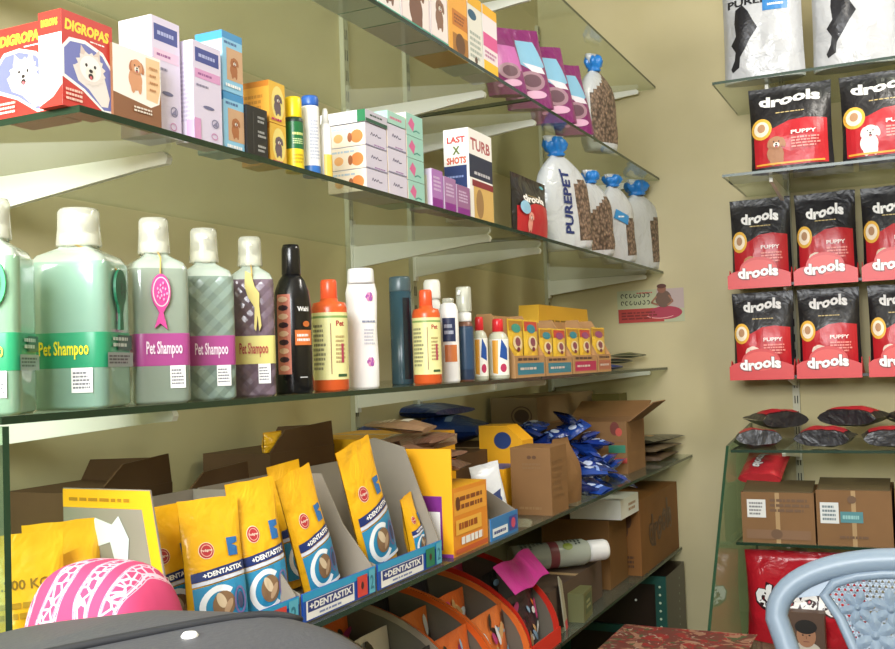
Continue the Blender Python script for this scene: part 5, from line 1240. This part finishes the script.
# two rows on narrow ledges, each bag in a red lipped tray
ZL1, ZL2 = 1.452, 1.166
RL = mat('c42c2c', .4); LIGHTR = mat('d24640', .4)
for z, n in ((ZL1, 'upper'), (ZL2, 'lower')):
    pane('narrow_ledge', .69, XR, -.205, -.004, z, '%s narrow dark ledge under the trays of black and red bags' % n, edge=mat('1a1c18', .4))
    for x in (.839, 1.62):
        mb = MB(); mb.prism([(-.013, -.03), (-.013, 0), (-.17, 0), (-.17, -.008)], x-.004, x+.004, STEEL, axis='x'); o = mb.build('shelf_bracket', label='short steel arm under the %s narrow ledge, %s rail' % (n, 'left' if x < 1 else 'right'), cat='bracket'); o.location = (0, 0, z-TH-.001)
names = {0: 'left', 1: 'second', 2: 'third'}
for z, n, cols, pyt in ((ZL1, 'upper', ((729, 790), (794, 856), (861, 925)), 183), (ZL2, 'lower', ((731, 793), (797, 860), (868, 930)), 282)):
    for i, (p0, p1) in enumerate(cols):
        yf = -.165; xc, w, _ = fitB(p0, p1, pyt, yf, z, .15); h = {'upper': .275, 'lower': .262}[n]
        lb = '%s %s bag in a red lipped tray on the %s ledge' % (['brown puppy', 'pale puppy', 'spotted puppy'][i], 'black and red', n)
        drools_bag(p0, p1, pyt, z+.003, yf, .07, lb, 10+i+(3 if n == 'lower' else 0), ['c08a60', 'e6d2c2', 'e0c8b0'][i] if n == 'upper' else 'e8d8c8', 'bags in trays on the %s ledge' % n, zs=.15, h=h, logo=.62, t0=.78 if n == 'upper' else .84)
        root = empty('bag_tray', label='red lipped tray with white bubble wordmark, %s on the %s ledge' % (names[i], n), cat='tray', group='red lipped trays on the narrow ledges'); root.location = (xc, 0, z)
        b = MB(); ww = w*1.02; b.box(-ww/2, ww/2, -.198, -.04, 0, .0022, RL)
        b.prism([(-.198, .0022), (-.05, .0022), (-.17, .05)], -ww/2, -ww/2+.002, RL, axis='x'); b.prism([(-.198, .0022), (-.05, .0022), (-.17, .05)], ww/2-.002, ww/2, RL, axis='x'); b.build('body', root)
        f = MB(); pts = [(-ww/2, -.012), (ww/2, -.012), (ww/2, .03), (ww*.38, .04)] + [(ww*.0+ww*.3*math.cos(R(t)), .045+.04*math.sin(R(t))) for t in range(0, 181, 12)] + [(-ww*.42, .04), (-ww/2, .03)]
        f.prism(pts, -.211, -.2085, RL, axis='y'); a = Art(f, front(-.211), lift=.0004)
        a.ell(0, .046, ww*.27, .03, LIGHTR); a.text('drools', -.002, .037, ww*.66, .038, mat('701820', .4), bold=.09, wave=.12); a.text('drools', -.002, .038, ww*.64, .034, WHITE, bold=.045, wave=.12)
        f.build('front_lip', root)
# third shelf: flat pouches
def flatpouch(pxc, y, z, rz, label, seed, w=.13, l=.18, t=.062, rx=0):
    mb, a = pouch(w, l, t, mat('1a181c', .42, 'foil'), seed=seed, bot=.75, top=.3, wr=.1)
    a.poly([(-w*.4, l*.06), (w*.4, l*.06), (w*.4, l*.5), (0, l*.56), (-w*.4, l*.5)], mat('a8202a', .4)); a.rect(-w*.36, w*.36, l*.54, l*.58, mat('d89030', .4)); a.text('drools', 0, l*.75, w*.6, l*.1, WHITE, bold=.05)
    o = mb.build('dog_food_pouch', label=label, cat='pouch', group='pouches lying on the third back shelf'); x = x_at(pxc, y, z); place(o, (x, y, z+t*.42), rz, rx=-PI/2+rx); return o
Z3 = R3+.004
def lying(x, y, z, rz, label, seed, **k):
    o = flatpouch(800, y, z, rz, label, seed, **k); o.location.x = x; return o
lying(.775, -.40, Z3, .25, 'black and orange pouch lying at the left end of the third back shelf', 21, rx=-.12)
lying(.84, -.30, Z3+.045, .5, 'black pouch with red panel lying over the leftmost one', 22, w=.14)
lying(.948, -.43, Z3, -.1, 'black pouch lying front centre with small white tag on the third back shelf', 23, w=.15, l=.16)
lying(1.01, -.33, Z3+.052, -.3, 'black pouch on top of the centre pouches', 24, w=.17, l=.16)
lying(1.135, -.43, Z3, .1, 'black and orange pouch third along the shelf front', 25, w=.15, l=.16)
lying(1.22, -.33, Z3+.048, .3, 'black pouch heaped at the right edge of the photo', 26, w=.15)
# fourth shelf: kraft cartons
def kcarton(px0, px1, pyt, label, extra):
    yf = -D3+.012; xc, w, h = fitB(px0, px1, pyt, yf, R4, .06); h = max(h, .11); b = MB(); d = .22; root = empty('kraft_carton', label=label, cat='carton', group='kraft cartons on the fourth back shelf')
    K = mat('805f3e', .65, 'card'); b.box(-w/2, w/2, -d/2, d/2, 0, h, K); a = Art(b, front(-d/2), lift=.0003); P = mat('664a30', .5)
    a.rect(-w*.03, w*.03, 0, h, mat('a88a60', .35)); extra(a, w, h, P); b.build('body', root)
    f = MB(); f.prism([(-d/2+.01, h), (-d/2+.10, h+.022), (-d/2+.10, h+.025), (-d/2+.01, h+.003)], -w/2+.004, w/2-.004, mat('5c5038', .6, 'card'), axis='x'); f.build('flap', root)
    place(root, (xc, yf+d/2, R4)); return xc, w, h
def e1(a, w, h, P):
    a.rect(-w*.42, -w*.16, h*.5, h*.86, mat('d8d8d4', .5)); a.fine(-w*.39, -w*.19, h*.54, h*.82, 4, mat('7a7a7a', .5), seed=2); a.fine(-w*.1, w*.44, h*.6, h*.9, 3, P, seed=5); a.rect(-w*.44, w*.44, h*.08, h*.26, mat('7d5c3e', .5)); a.ell(-w*.02, h*.18, w*.08, h*.1, P)
def e2(a, w, h, P):
    a.rect(-w*.45, -w*.2, h*.4, h*.78, mat('d4d6d4', .5)); a.fine(-w*.42, -w*.23, h*.44, h*.74, 4, mat('6a7a80', .5), seed=3); a.rect(-w*.18, w*.12, h*.42, h*.62, mat('4a8288', .5)); a.fine(-w*.15, w*.08, h*.46, h*.58, 1, mat('8ab8b8', .5), seed=3); a.ell(-w*.02, h*.84, w*.06, h*.07, P); a.fine(-w*.2, w*.2, h*.12, h*.2, 1, P, seed=8)
x1_, w1_, h1_ = kcarton(742, 815, 492, 'left kraft carton with white address label on the fourth back shelf', e1)
kcarton(817, 893, 490, 'middle kraft carton with white label and teal sticker on the fourth back shelf', e2)
kcarton(896, 970, 490, 'kraft carton cut off at the right edge of the fourth back shelf', e1)
w, l = .13, .15; mb, a = pouch(w, l, .05, mat('c8343c', .3, 'foil'), seed=33, wr=.12); a.text('drools', -.01, l*.5, l*.6, .034, mat('401418', .4), bold=.09, rot=-PI/2); a.text('drools', -.01, l*.5, l*.58, .03, WHITE, bold=.04, rot=-PI/2)
o = mb.build('crumpled_bag', label='crumpled red bag lying on the left kraft carton', cat='bag'); place(o, (x1_-.06, -D3+.10, R4+h1_+.027), -.15, rx=-PI/2+.5)
# big red bag on the lowest back shelf, text across
xc, w = .875, .34; h = .262
mb, a = pouch(w, h, .15, mat('c01e2c', .3, 'foil'), seed=35, bot=.7, top=.2, wr=.12)
a.text('drools', -.02, h*.52, w*.7, h*.3, mat('30141a', .4), bold=.1, wave=.16, rot=-.12); a.text('drools', -.02, h*.525, w*.68, h*.26, WHITE, bold=.05, wave=.16, rot=-.12)
o = mb.build('dog_food_bag', label='big shiny red bag with large white letters on the lowest back shelf', cat='bag'); place(o, (xc, -D3+.125, R5+.001))
# pack with a printed portrait in front of it
b = MB(); b.box(-.05, .05, -.02, .02, 0, .115, mat('5a4436', .5)); a = Art(b, front(-.02), lift=.0003)
a.ell(0, .004, .04, .03, mat('c8c0b4', .5), a0=0, a1=180); a.ell(0, .05, .026, .032, mat('a8785a', .5)); a.ell(0, .075, .030, .020, mat('1c1814', .5)); a.ell(-.009, .052, .003, .002, mat('1c1814', .5)); a.ell(.009, .052, .003, .002, mat('1c1814', .5)); a.line([(-.008, .034), (.008, .034)], .002, mat('7a3a34', .5)); a.line([(0, .05), (.001, .042)], .002, mat('7a503a', .5))
o = b.build('portrait_pack', label='dark pack printed with a dark haired head behind the chair', cat='box'); place(o, (.885, -D3-.0, R5+.001)); o.location.y = -D3+.03-.03
o.location.y = -D3-.001+.022
# poster
a0 = on_y(617, 292, -.001); a1 = on_y(685, 323, -.001); w = a1.x-a0.x; h = .115
b = MB(); b.box(-w/2, w/2, -.001, .0, -h/2, h/2, mat('b4b896', .6)); a = Art(b, front(-.001), lift=.0003)
a.rect(w*.1, w*.5, -h*.1, h*.5, mat('b8a4a0', .6)); a.rect(-w*.49, w*.2, -h*.48, -h*.06, mat('b03a34', .6)); a.ell(w*.22, -h*.22, w*.25, h*.2, mat('a8344a', .6)); a.ring(w*.15, -h*.25, w*.22, h*.14, .003, mat('e8a0a0', .6), a0=180, a1=330)
for r_ in (.34, .12):
    for i in range(7): a.ring(-w*.42+i*w*.065, h*r_, w*.025, h*.07, .003, mat('2c2620', .6), a0=40*i, a1=40*i+270, n=10, layer=3)
a.fine(-w*.2, w*.05, h*.38, h*.44, 1, mat('b84040', .6), seed=3); a.fine(-w*.44, w*.1, -h*.4, -h*.14, 3, mat('7a2420', .6), seed=5)
a.ell(w*.2, h*.2, w*.12, h*.26, mat('6a5040', .6)); a.line([(w*.1, h*.28), (w*.02, h*.1), (w*.12, h*.02)], .006, mat('9a6a50', .6)); a.line([(w*.28, h*.3), (w*.34, h*.12), (w*.26, h*.0)], .006, mat('9a6a50', .6)); a.ell(w*.18, h*.5, w*.065, h*.13, mat('8c5a44', .6)); a.ell(w*.18, h*.58, w*.07, h*.07, mat('5a3024', .6))
o = b.build('poster', label='small red and grey poster of a seated figure on the back wall', cat='poster'); place(o, ((a0.x+a1.x)/2, -.001, (a0.z+a1.z)/2+.004), 0, 0, .0)
# ================================================================ plastic chair
def chair():
    root = empty('plastic_chair', label='pale blue white plastic chair with pierced flower back', cat='chair')
    PL = mat('8798aa', .38); n = 28; Wd = .230; Hs = .43; Ht = .430
    def fr(t):      # arch of the backrest, t 0..1 from left to right
        a = PI*(1-t); return (Wd*math.cos(a), .318+(Ht-.318)*math.sin(a)**.9)
    yb = lambda z: .23+.10*(z/Ht)         # reclined
    f = MB(); side = [(.165, -.03), (.172, .08), (.186, .17), (.206, .25)]
    path = [(-x, z) for x, z in side] + [fr(t/n) for t in range(n+1)] + [(x, z) for x, z in side[::-1]]
    f.tube([Vector((x, yb(z), Hs+z)) for x, z in path], .021, PL, n=12); f.build('back_frame', root)
    half = [(-.060, .0), (-.066, .10), (-.078, .20), (-.096, .27), (-.120, .325), (-.146, .362), (-.128, .385), (-.09, .398), (-.045, .405), (0, .407)]
    out = half + [(-x, z) for x, z in half[-2::-1]]
    ins = half[5:] + [(-x, z) for x, z in half[-2:4:-1]]
    band = MB()
    def lp(u):
        k = u*(len(ins)-1); i = min(int(k), len(ins)-2); q = k-i; return (ins[i][0]*(1-q)+ins[i+1][0]*q, ins[i][1]*(1-q)+ins[i+1][1]*q)
    for off, d in ((0, 1), (.008, -1)):
        band.grid(lambda u, v: (lambda p, q: (p[0]*(1-v)+q[0]*v, yb(p[1]*(1-v)+q[1]*v)+off, Hs+p[1]*(1-v)+q[1]*v))(fr(.5+d*(u-.5)*.84), lp(u if d > 0 else 1-u)), 30, 3, PL)
    band.build('top_band', root)
    rib = MB(); rib.tube([Vector((x, yb(z), Hs+z)) for x, z in out], .0095, PL, n=8); rib.build('panel_rim', root)
    # pierced panel: two crossing families of thin strips inside the rim
    def inside(x, z):
        c = False; m = len(out)
        for i in range(m):
            (x0, z0), (x1, z1) = out[i], out[(i+1) % m]
            if (z0 > z) != (z1 > z) and x < (x1-x0)*(z-z0)/(z1-z0)+x0: c = not c
        return c
    la = MB(); p = .0105; hw = .0019
    def strip(P, Q):
        d = Vector((Q[0]-P[0], Q[1]-P[1])).normalized(); nx, nz = -d.y*hw, d.x*hw
        vs = []
        for yy in (0, .004):
            for (x, z) in ((P[0]-nx, P[1]-nz), (Q[0]-nx, Q[1]-nz), (Q[0]+nx, Q[1]+nz), (P[0]+nx, P[1]+nz)): vs.append((x, yb(z)+yy, Hs+z))
        la.add(vs, [(0,1,2,3), (7,6,5,4), (0,4,5,1), (3,2,6,7)], PL)
    for s in (1, -1):
        for i in range(-60, 61):
            c = i*p; seg = None; st = .004
            t = -.1
            while t < .6:
                x = c + s*t*.62; z = t
                if inside(x, z):
                    if seg is None: seg = (x, z)
                    last = (x, z)
                elif seg is not None:
                    if (Vector(last)-Vector(seg)).length > .004: strip(seg, last)
                    seg = None
                t += st
    i = 0; z = .03
    while z < Ht:
        xs = [x*.002 for x in range(-120, 121) if inside(x*.002, z)]
        if len(xs) > 2: strip((min(xs), z), (max(xs), z))
        z += p*.85
    la.build('pierced_panel', root)
    # raised flowers and leaves moulded on the panel
    fl = MB(); rnd = random.Random(3)
    def disc(cx, cz, rx, rz, rot, h=.006):
        vs = [(cx, yb(cz)-.004-h, Hs+cz)]; m = 12
        for q in range(m):
            t = 2*PI*q/m; x, z = rx*math.cos(t), rz*math.sin(t); X, Z = x*math.cos(rot)-z*math.sin(rot), x*math.sin(rot)+z*math.cos(rot); vs.append((cx+X, yb(cz+Z)-.0015, Hs+cz+Z))
        fl.add(vs, [(0, 1+(q+1) % m, 1+q) for q in range(m)] + [tuple(range(1, m+1))], PL, False)
    for cx, cz, s in ((0, .26, 1.35), (-.062, .30, 1.05), (.062, .30, 1.05), (-.035, .345, .9), (.035, .345, .9), (-.04, .21, .9), (.04, .21, .9), (0, .16, 1.0), (-.09, .345, .8), (.09, .345, .8), (0, .37, .7), (-.03, .10, .8), (.03, .10, .8)):
        if not inside(cx, cz): continue
        m = 6; o0 = rnd.uniform(0, 1)
        for q in range(m): t = 2*PI*q/m+o0; disc(cx+math.cos(t)*.022*s, cz+math.sin(t)*.022*s, .017*s, .0095*s, t)
        disc(cx, cz, .008*s, .008*s, 0, .009)
    fl.build('flower_relief', root)
    # seat, arms, legs
    st = MB(); st.grid(lambda u, v: ((u-.5)*.46*(1-.1*v), -.22+.46*v, Hs-.012*math.sin(v*PI)*math.sin(u*PI)), 12, 12, PL); st.grid(lambda u, v: ((.5-u)*.46*(1-.1*v), -.22+.46*v, Hs-.018-.012*math.sin(v*PI)*math.sin(u*PI)), 12, 12, PL)
    st.box(-.23, .23, -.23, -.215, Hs-.05, Hs, PL); st.build('seat', root)
    for s in (-1, 1):
        am = MB(); am.tube([Vector((s*.186, yb(.17), Hs+.17)), Vector((s*.275, .12, Hs+.20)), Vector((s*.28, -.08, Hs+.20)), Vector((s*.265, -.2, Hs+.17)), Vector((s*.245, -.225, Hs-.02))], [.02, .02, .02, .019, .018], PL, n=8); am.build('armrest', root)
        for y0, y1 in ((-.20, -.25), (.22, .30)):
            lg = MB(); lg.tube([(s*.22, y0, Hs-.01), (s*.25, y1, .0)], [.022, .016], PL, n=10); lg.build('leg', root)
    return root
c = chair(); place(c, (1.190, -1.82, 0), 0)

# ================================================================ low table with patterned cloth in the corner
root = empty('low_table', (.645, -1.045, 0), label='low wooden table in front of the back shelves', cat='table'); WD = mat('6a4a30', .5); b = MB(); b.box(-.16, .16, -.19, .19, .505, .53, WD); b.build('tabletop', root)
for sx in (-.13, .13):
    for sy in (-.16, .16): g = MB(); g.box(sx-.02, sx+.02, sy-.02, sy+.02, 0, .504, WD); g.build('leg', root)
def fabric(name, base, cols, scale, kind):
    m = bpy.data.materials.new(name); m.use_nodes = True; nt = m.node_tree; bs = nt.nodes['Principled BSDF']; bs.inputs['Roughness'].default_value = .8
    N = nt.nodes.new; L = nt.links.new; t = N('ShaderNodeTexCoord'); prev = None
    mix_in = (*rgb(base), 1)
    for i, (c, th) in enumerate(cols):
        v = N('ShaderNodeTexVoronoi' if kind == 'spots' else 'ShaderNodeTexNoise'); v.inputs['Scale'].default_value = scale*(1+.4*i)
        mp = N('ShaderNodeMapping'); mp.inputs['Location'].default_value = (i*3.1, i*1.7, i); L(t.outputs['Object'], mp.inputs[0])
        if kind != 'spots': v.inputs['Distortion'].default_value = 1.5
        L(mp.outputs[0], v.inputs['Vector'])
        ma = N('ShaderNodeMath'); ma.operation = 'LESS_THAN'; ma.inputs[1].default_value = th; L(v.outputs['Distance' if kind == 'spots' else 'Fac'], ma.inputs[0])
        mx = N('ShaderNodeMix'); mx.data_type = 'RGBA'; L(ma.outputs[0], mx.inputs['Factor'])
        if prev: L(prev, mx.inputs['A'])
        else: mx.inputs['A'].default_value = mix_in
        mx.inputs['B'].default_value = (*rgb(c), 1); prev = mx.outputs['Result']
    L(prev, bs.inputs['Base Color']); return m
TC = fabric('floral_table_cloth', '6a3228', [('9a7058', .46), ('8c2420', .42), ('4a5230', .38), ('a08c7c', .34)], 16, 'noise')
mb = MB(); mb.grid(lambda u, v: ((u-.5)*.34, (v-.5)*.42, .5325+.002*math.sin(u*20)*math.cos(v*14)), 30, 20, TC)
mb.grid(lambda u, v: ((u-.5)*.34, -.21-.006*math.sin(u*40)*v, .5325-.14*v), 40, 6, TC); mb.grid(lambda u, v: (-.17-.006*math.sin(u*30)*v, (u-.5)*.42, .5325-.14*v), 30, 6, TC)
o = mb.build('table_cloth', label='brown and red floral cloth on the low table', cat='cloth'); o.location = (.645, -1.045, 0)

# ================================================================ near left corner: counter, black bag, pink cloth bundle
root = empty('counter', label='brown counter at the near left, under the black bag', cat='counter'); CW = mat('5a4636', .5)
b = MB(); b.box(.515, .93, -3.45, -2.55, .80, .84, CW); b.build('worktop', root)
b = MB(); b.box(.53, .91, -3.43, -2.57, .0, .799, mat('6a5644', .55)); b.build('body', root)
LB = mat('48494e', .55, 'leather')
def blob(cx, cy, cz, sx, sy, sz, m, p=3.0, seed=0, amp=.02, nu=48, nv=28, top=None):
    mb = MB()
    def P(u, v):
        a = 2*PI*u; b_ = PI*(v-.5); c, s, q, h = math.cos(a), math.sin(a), math.cos(b_), math.sin(b_)
        e = lambda x, k: (abs(x)**(2/k))*(1 if x > 0 else -1)
        x = sx*e(c, p)*e(q, p); y = sy*e(s, p)*e(q, p); z = sz*e(h, p)
        w_ = 1+amp*noise.noise(Vector((x*9+seed, y*9, z*9)))*3
        if top: z += top(x, y)*(1 if h > 0 else 0)*abs(e(h, p))
        return (cx+x*w_, cy+y*w_, cz+z*w_)
    mb.grid(P, nu, nv, m); return mb
root = empty('black_bag', (0, 0, 0), label='dark grey leather bag in the near left corner, with a white stud', cat='bag')
def tp(x, y): return -.030*max(0, min(1, (-.0-x)/.19))+.004*max(0, min(1, x/.1))
BX_, BY_, BZ_ = .728, -2.990, .957
mb = blob(BX_, BY_, BZ_, .200, .130, .113, LB, p=4.5, seed=3, amp=.004, top=tp); mb.build('body', root)
def btop(x, y):
    q = max(0, 1-abs((x-BX_)/.200)**4.5-abs((y-BY_)/.130)**4.5)**(1/4.5); return BZ_+.113*q+tp(x-BX_, 0)*q
st = MB(); st.tube([(.74+.10*k/20, -3.06+.17*(k/20), btop(.74+.10*k/20, -3.06+.17*(k/20))+.001) for k in range(21)], .003, mat('26272b', .6), n=6); st.build('seam_piping', root)
b = MB(); b.lathe([(.005, 0), (.0055, .0015), (.004, .0035), (.001, .004)], WHITE, n=14); q = b.build('stud', root); sp = on_z(190, 641, 1.07); q.location = (sp.x, sp.y, btop(sp.x, sp.y)-.001)
PK = bpy.data.materials.new('pink_lace_print'); PK.use_nodes = True; nt = PK.node_tree; bs = nt.nodes['Principled BSDF']; bs.inputs['Roughness'].default_value = .8
N = nt.nodes.new; L = nt.links.new; t = N('ShaderNodeTexCoord')
wv = N('ShaderNodeTexWave'); wv.inputs['Scale'].default_value = 11; wv.inputs['Distortion'].default_value = 5; wv.inputs['Detail'].default_value = 1; wv.inputs['Detail Scale'].default_value = 1.2; L(t.outputs['Object'], wv.inputs['Vector'])
vo = N('ShaderNodeTexVoronoi'); vo.inputs['Scale'].default_value = 110; vo.feature = 'DISTANCE_TO_EDGE'; L(t.outputs['Object'], vo.inputs['Vector'])
r1 = N('ShaderNodeValToRGB'); r1.color_ramp.interpolation = 'CONSTANT'; e = r1.color_ramp.elements; e[0].color = (*rgb('c23c68'), 1); e[1].position = .34; e[1].color = (*rgb('dcaabc'), 1)
for ps, c in ((.40, 'c23c68'), (.48, 'dcb8c4'), (.62, 'c84a72'), (.68, 'd8a8b8'), (.72, 'c23c68')): k_ = e.new(ps); k_.color = (*rgb(c), 1)
L(wv.outputs['Fac'], r1.inputs[0]); m1 = N('ShaderNodeMath'); m1.operation = 'LESS_THAN'; m1.inputs[1].default_value = .10; L(vo.outputs['Distance'], m1.inputs[0])
m2 = N('ShaderNodeMath'); m2.operation = 'GREATER_THAN'; m2.inputs[1].default_value = .42; L(wv.outputs['Fac'], m2.inputs[0]); m3 = N('ShaderNodeMath'); m3.operation = 'MULTIPLY'; L(m1.outputs[0], m3.inputs[0]); L(m2.outputs[0], m3.inputs[1])
mx = N('ShaderNodeMix'); mx.data_type = 'RGBA'; L(m3.outputs[0], mx.inputs['Factor']); L(r1.outputs[0], mx.inputs['A']); mx.inputs['B'].default_value = (*rgb('dcb2c0'), 1); L(mx.outputs['Result'], bs.inputs['Base Color'])
mb = blob(.572, -2.800, .957, .070, .058, .115, PK, p=3.0, seed=8, amp=.03)
mb.build('pink_bundle', label='pink and white patterned cloth bundle behind the dark bag', cat='cloth')
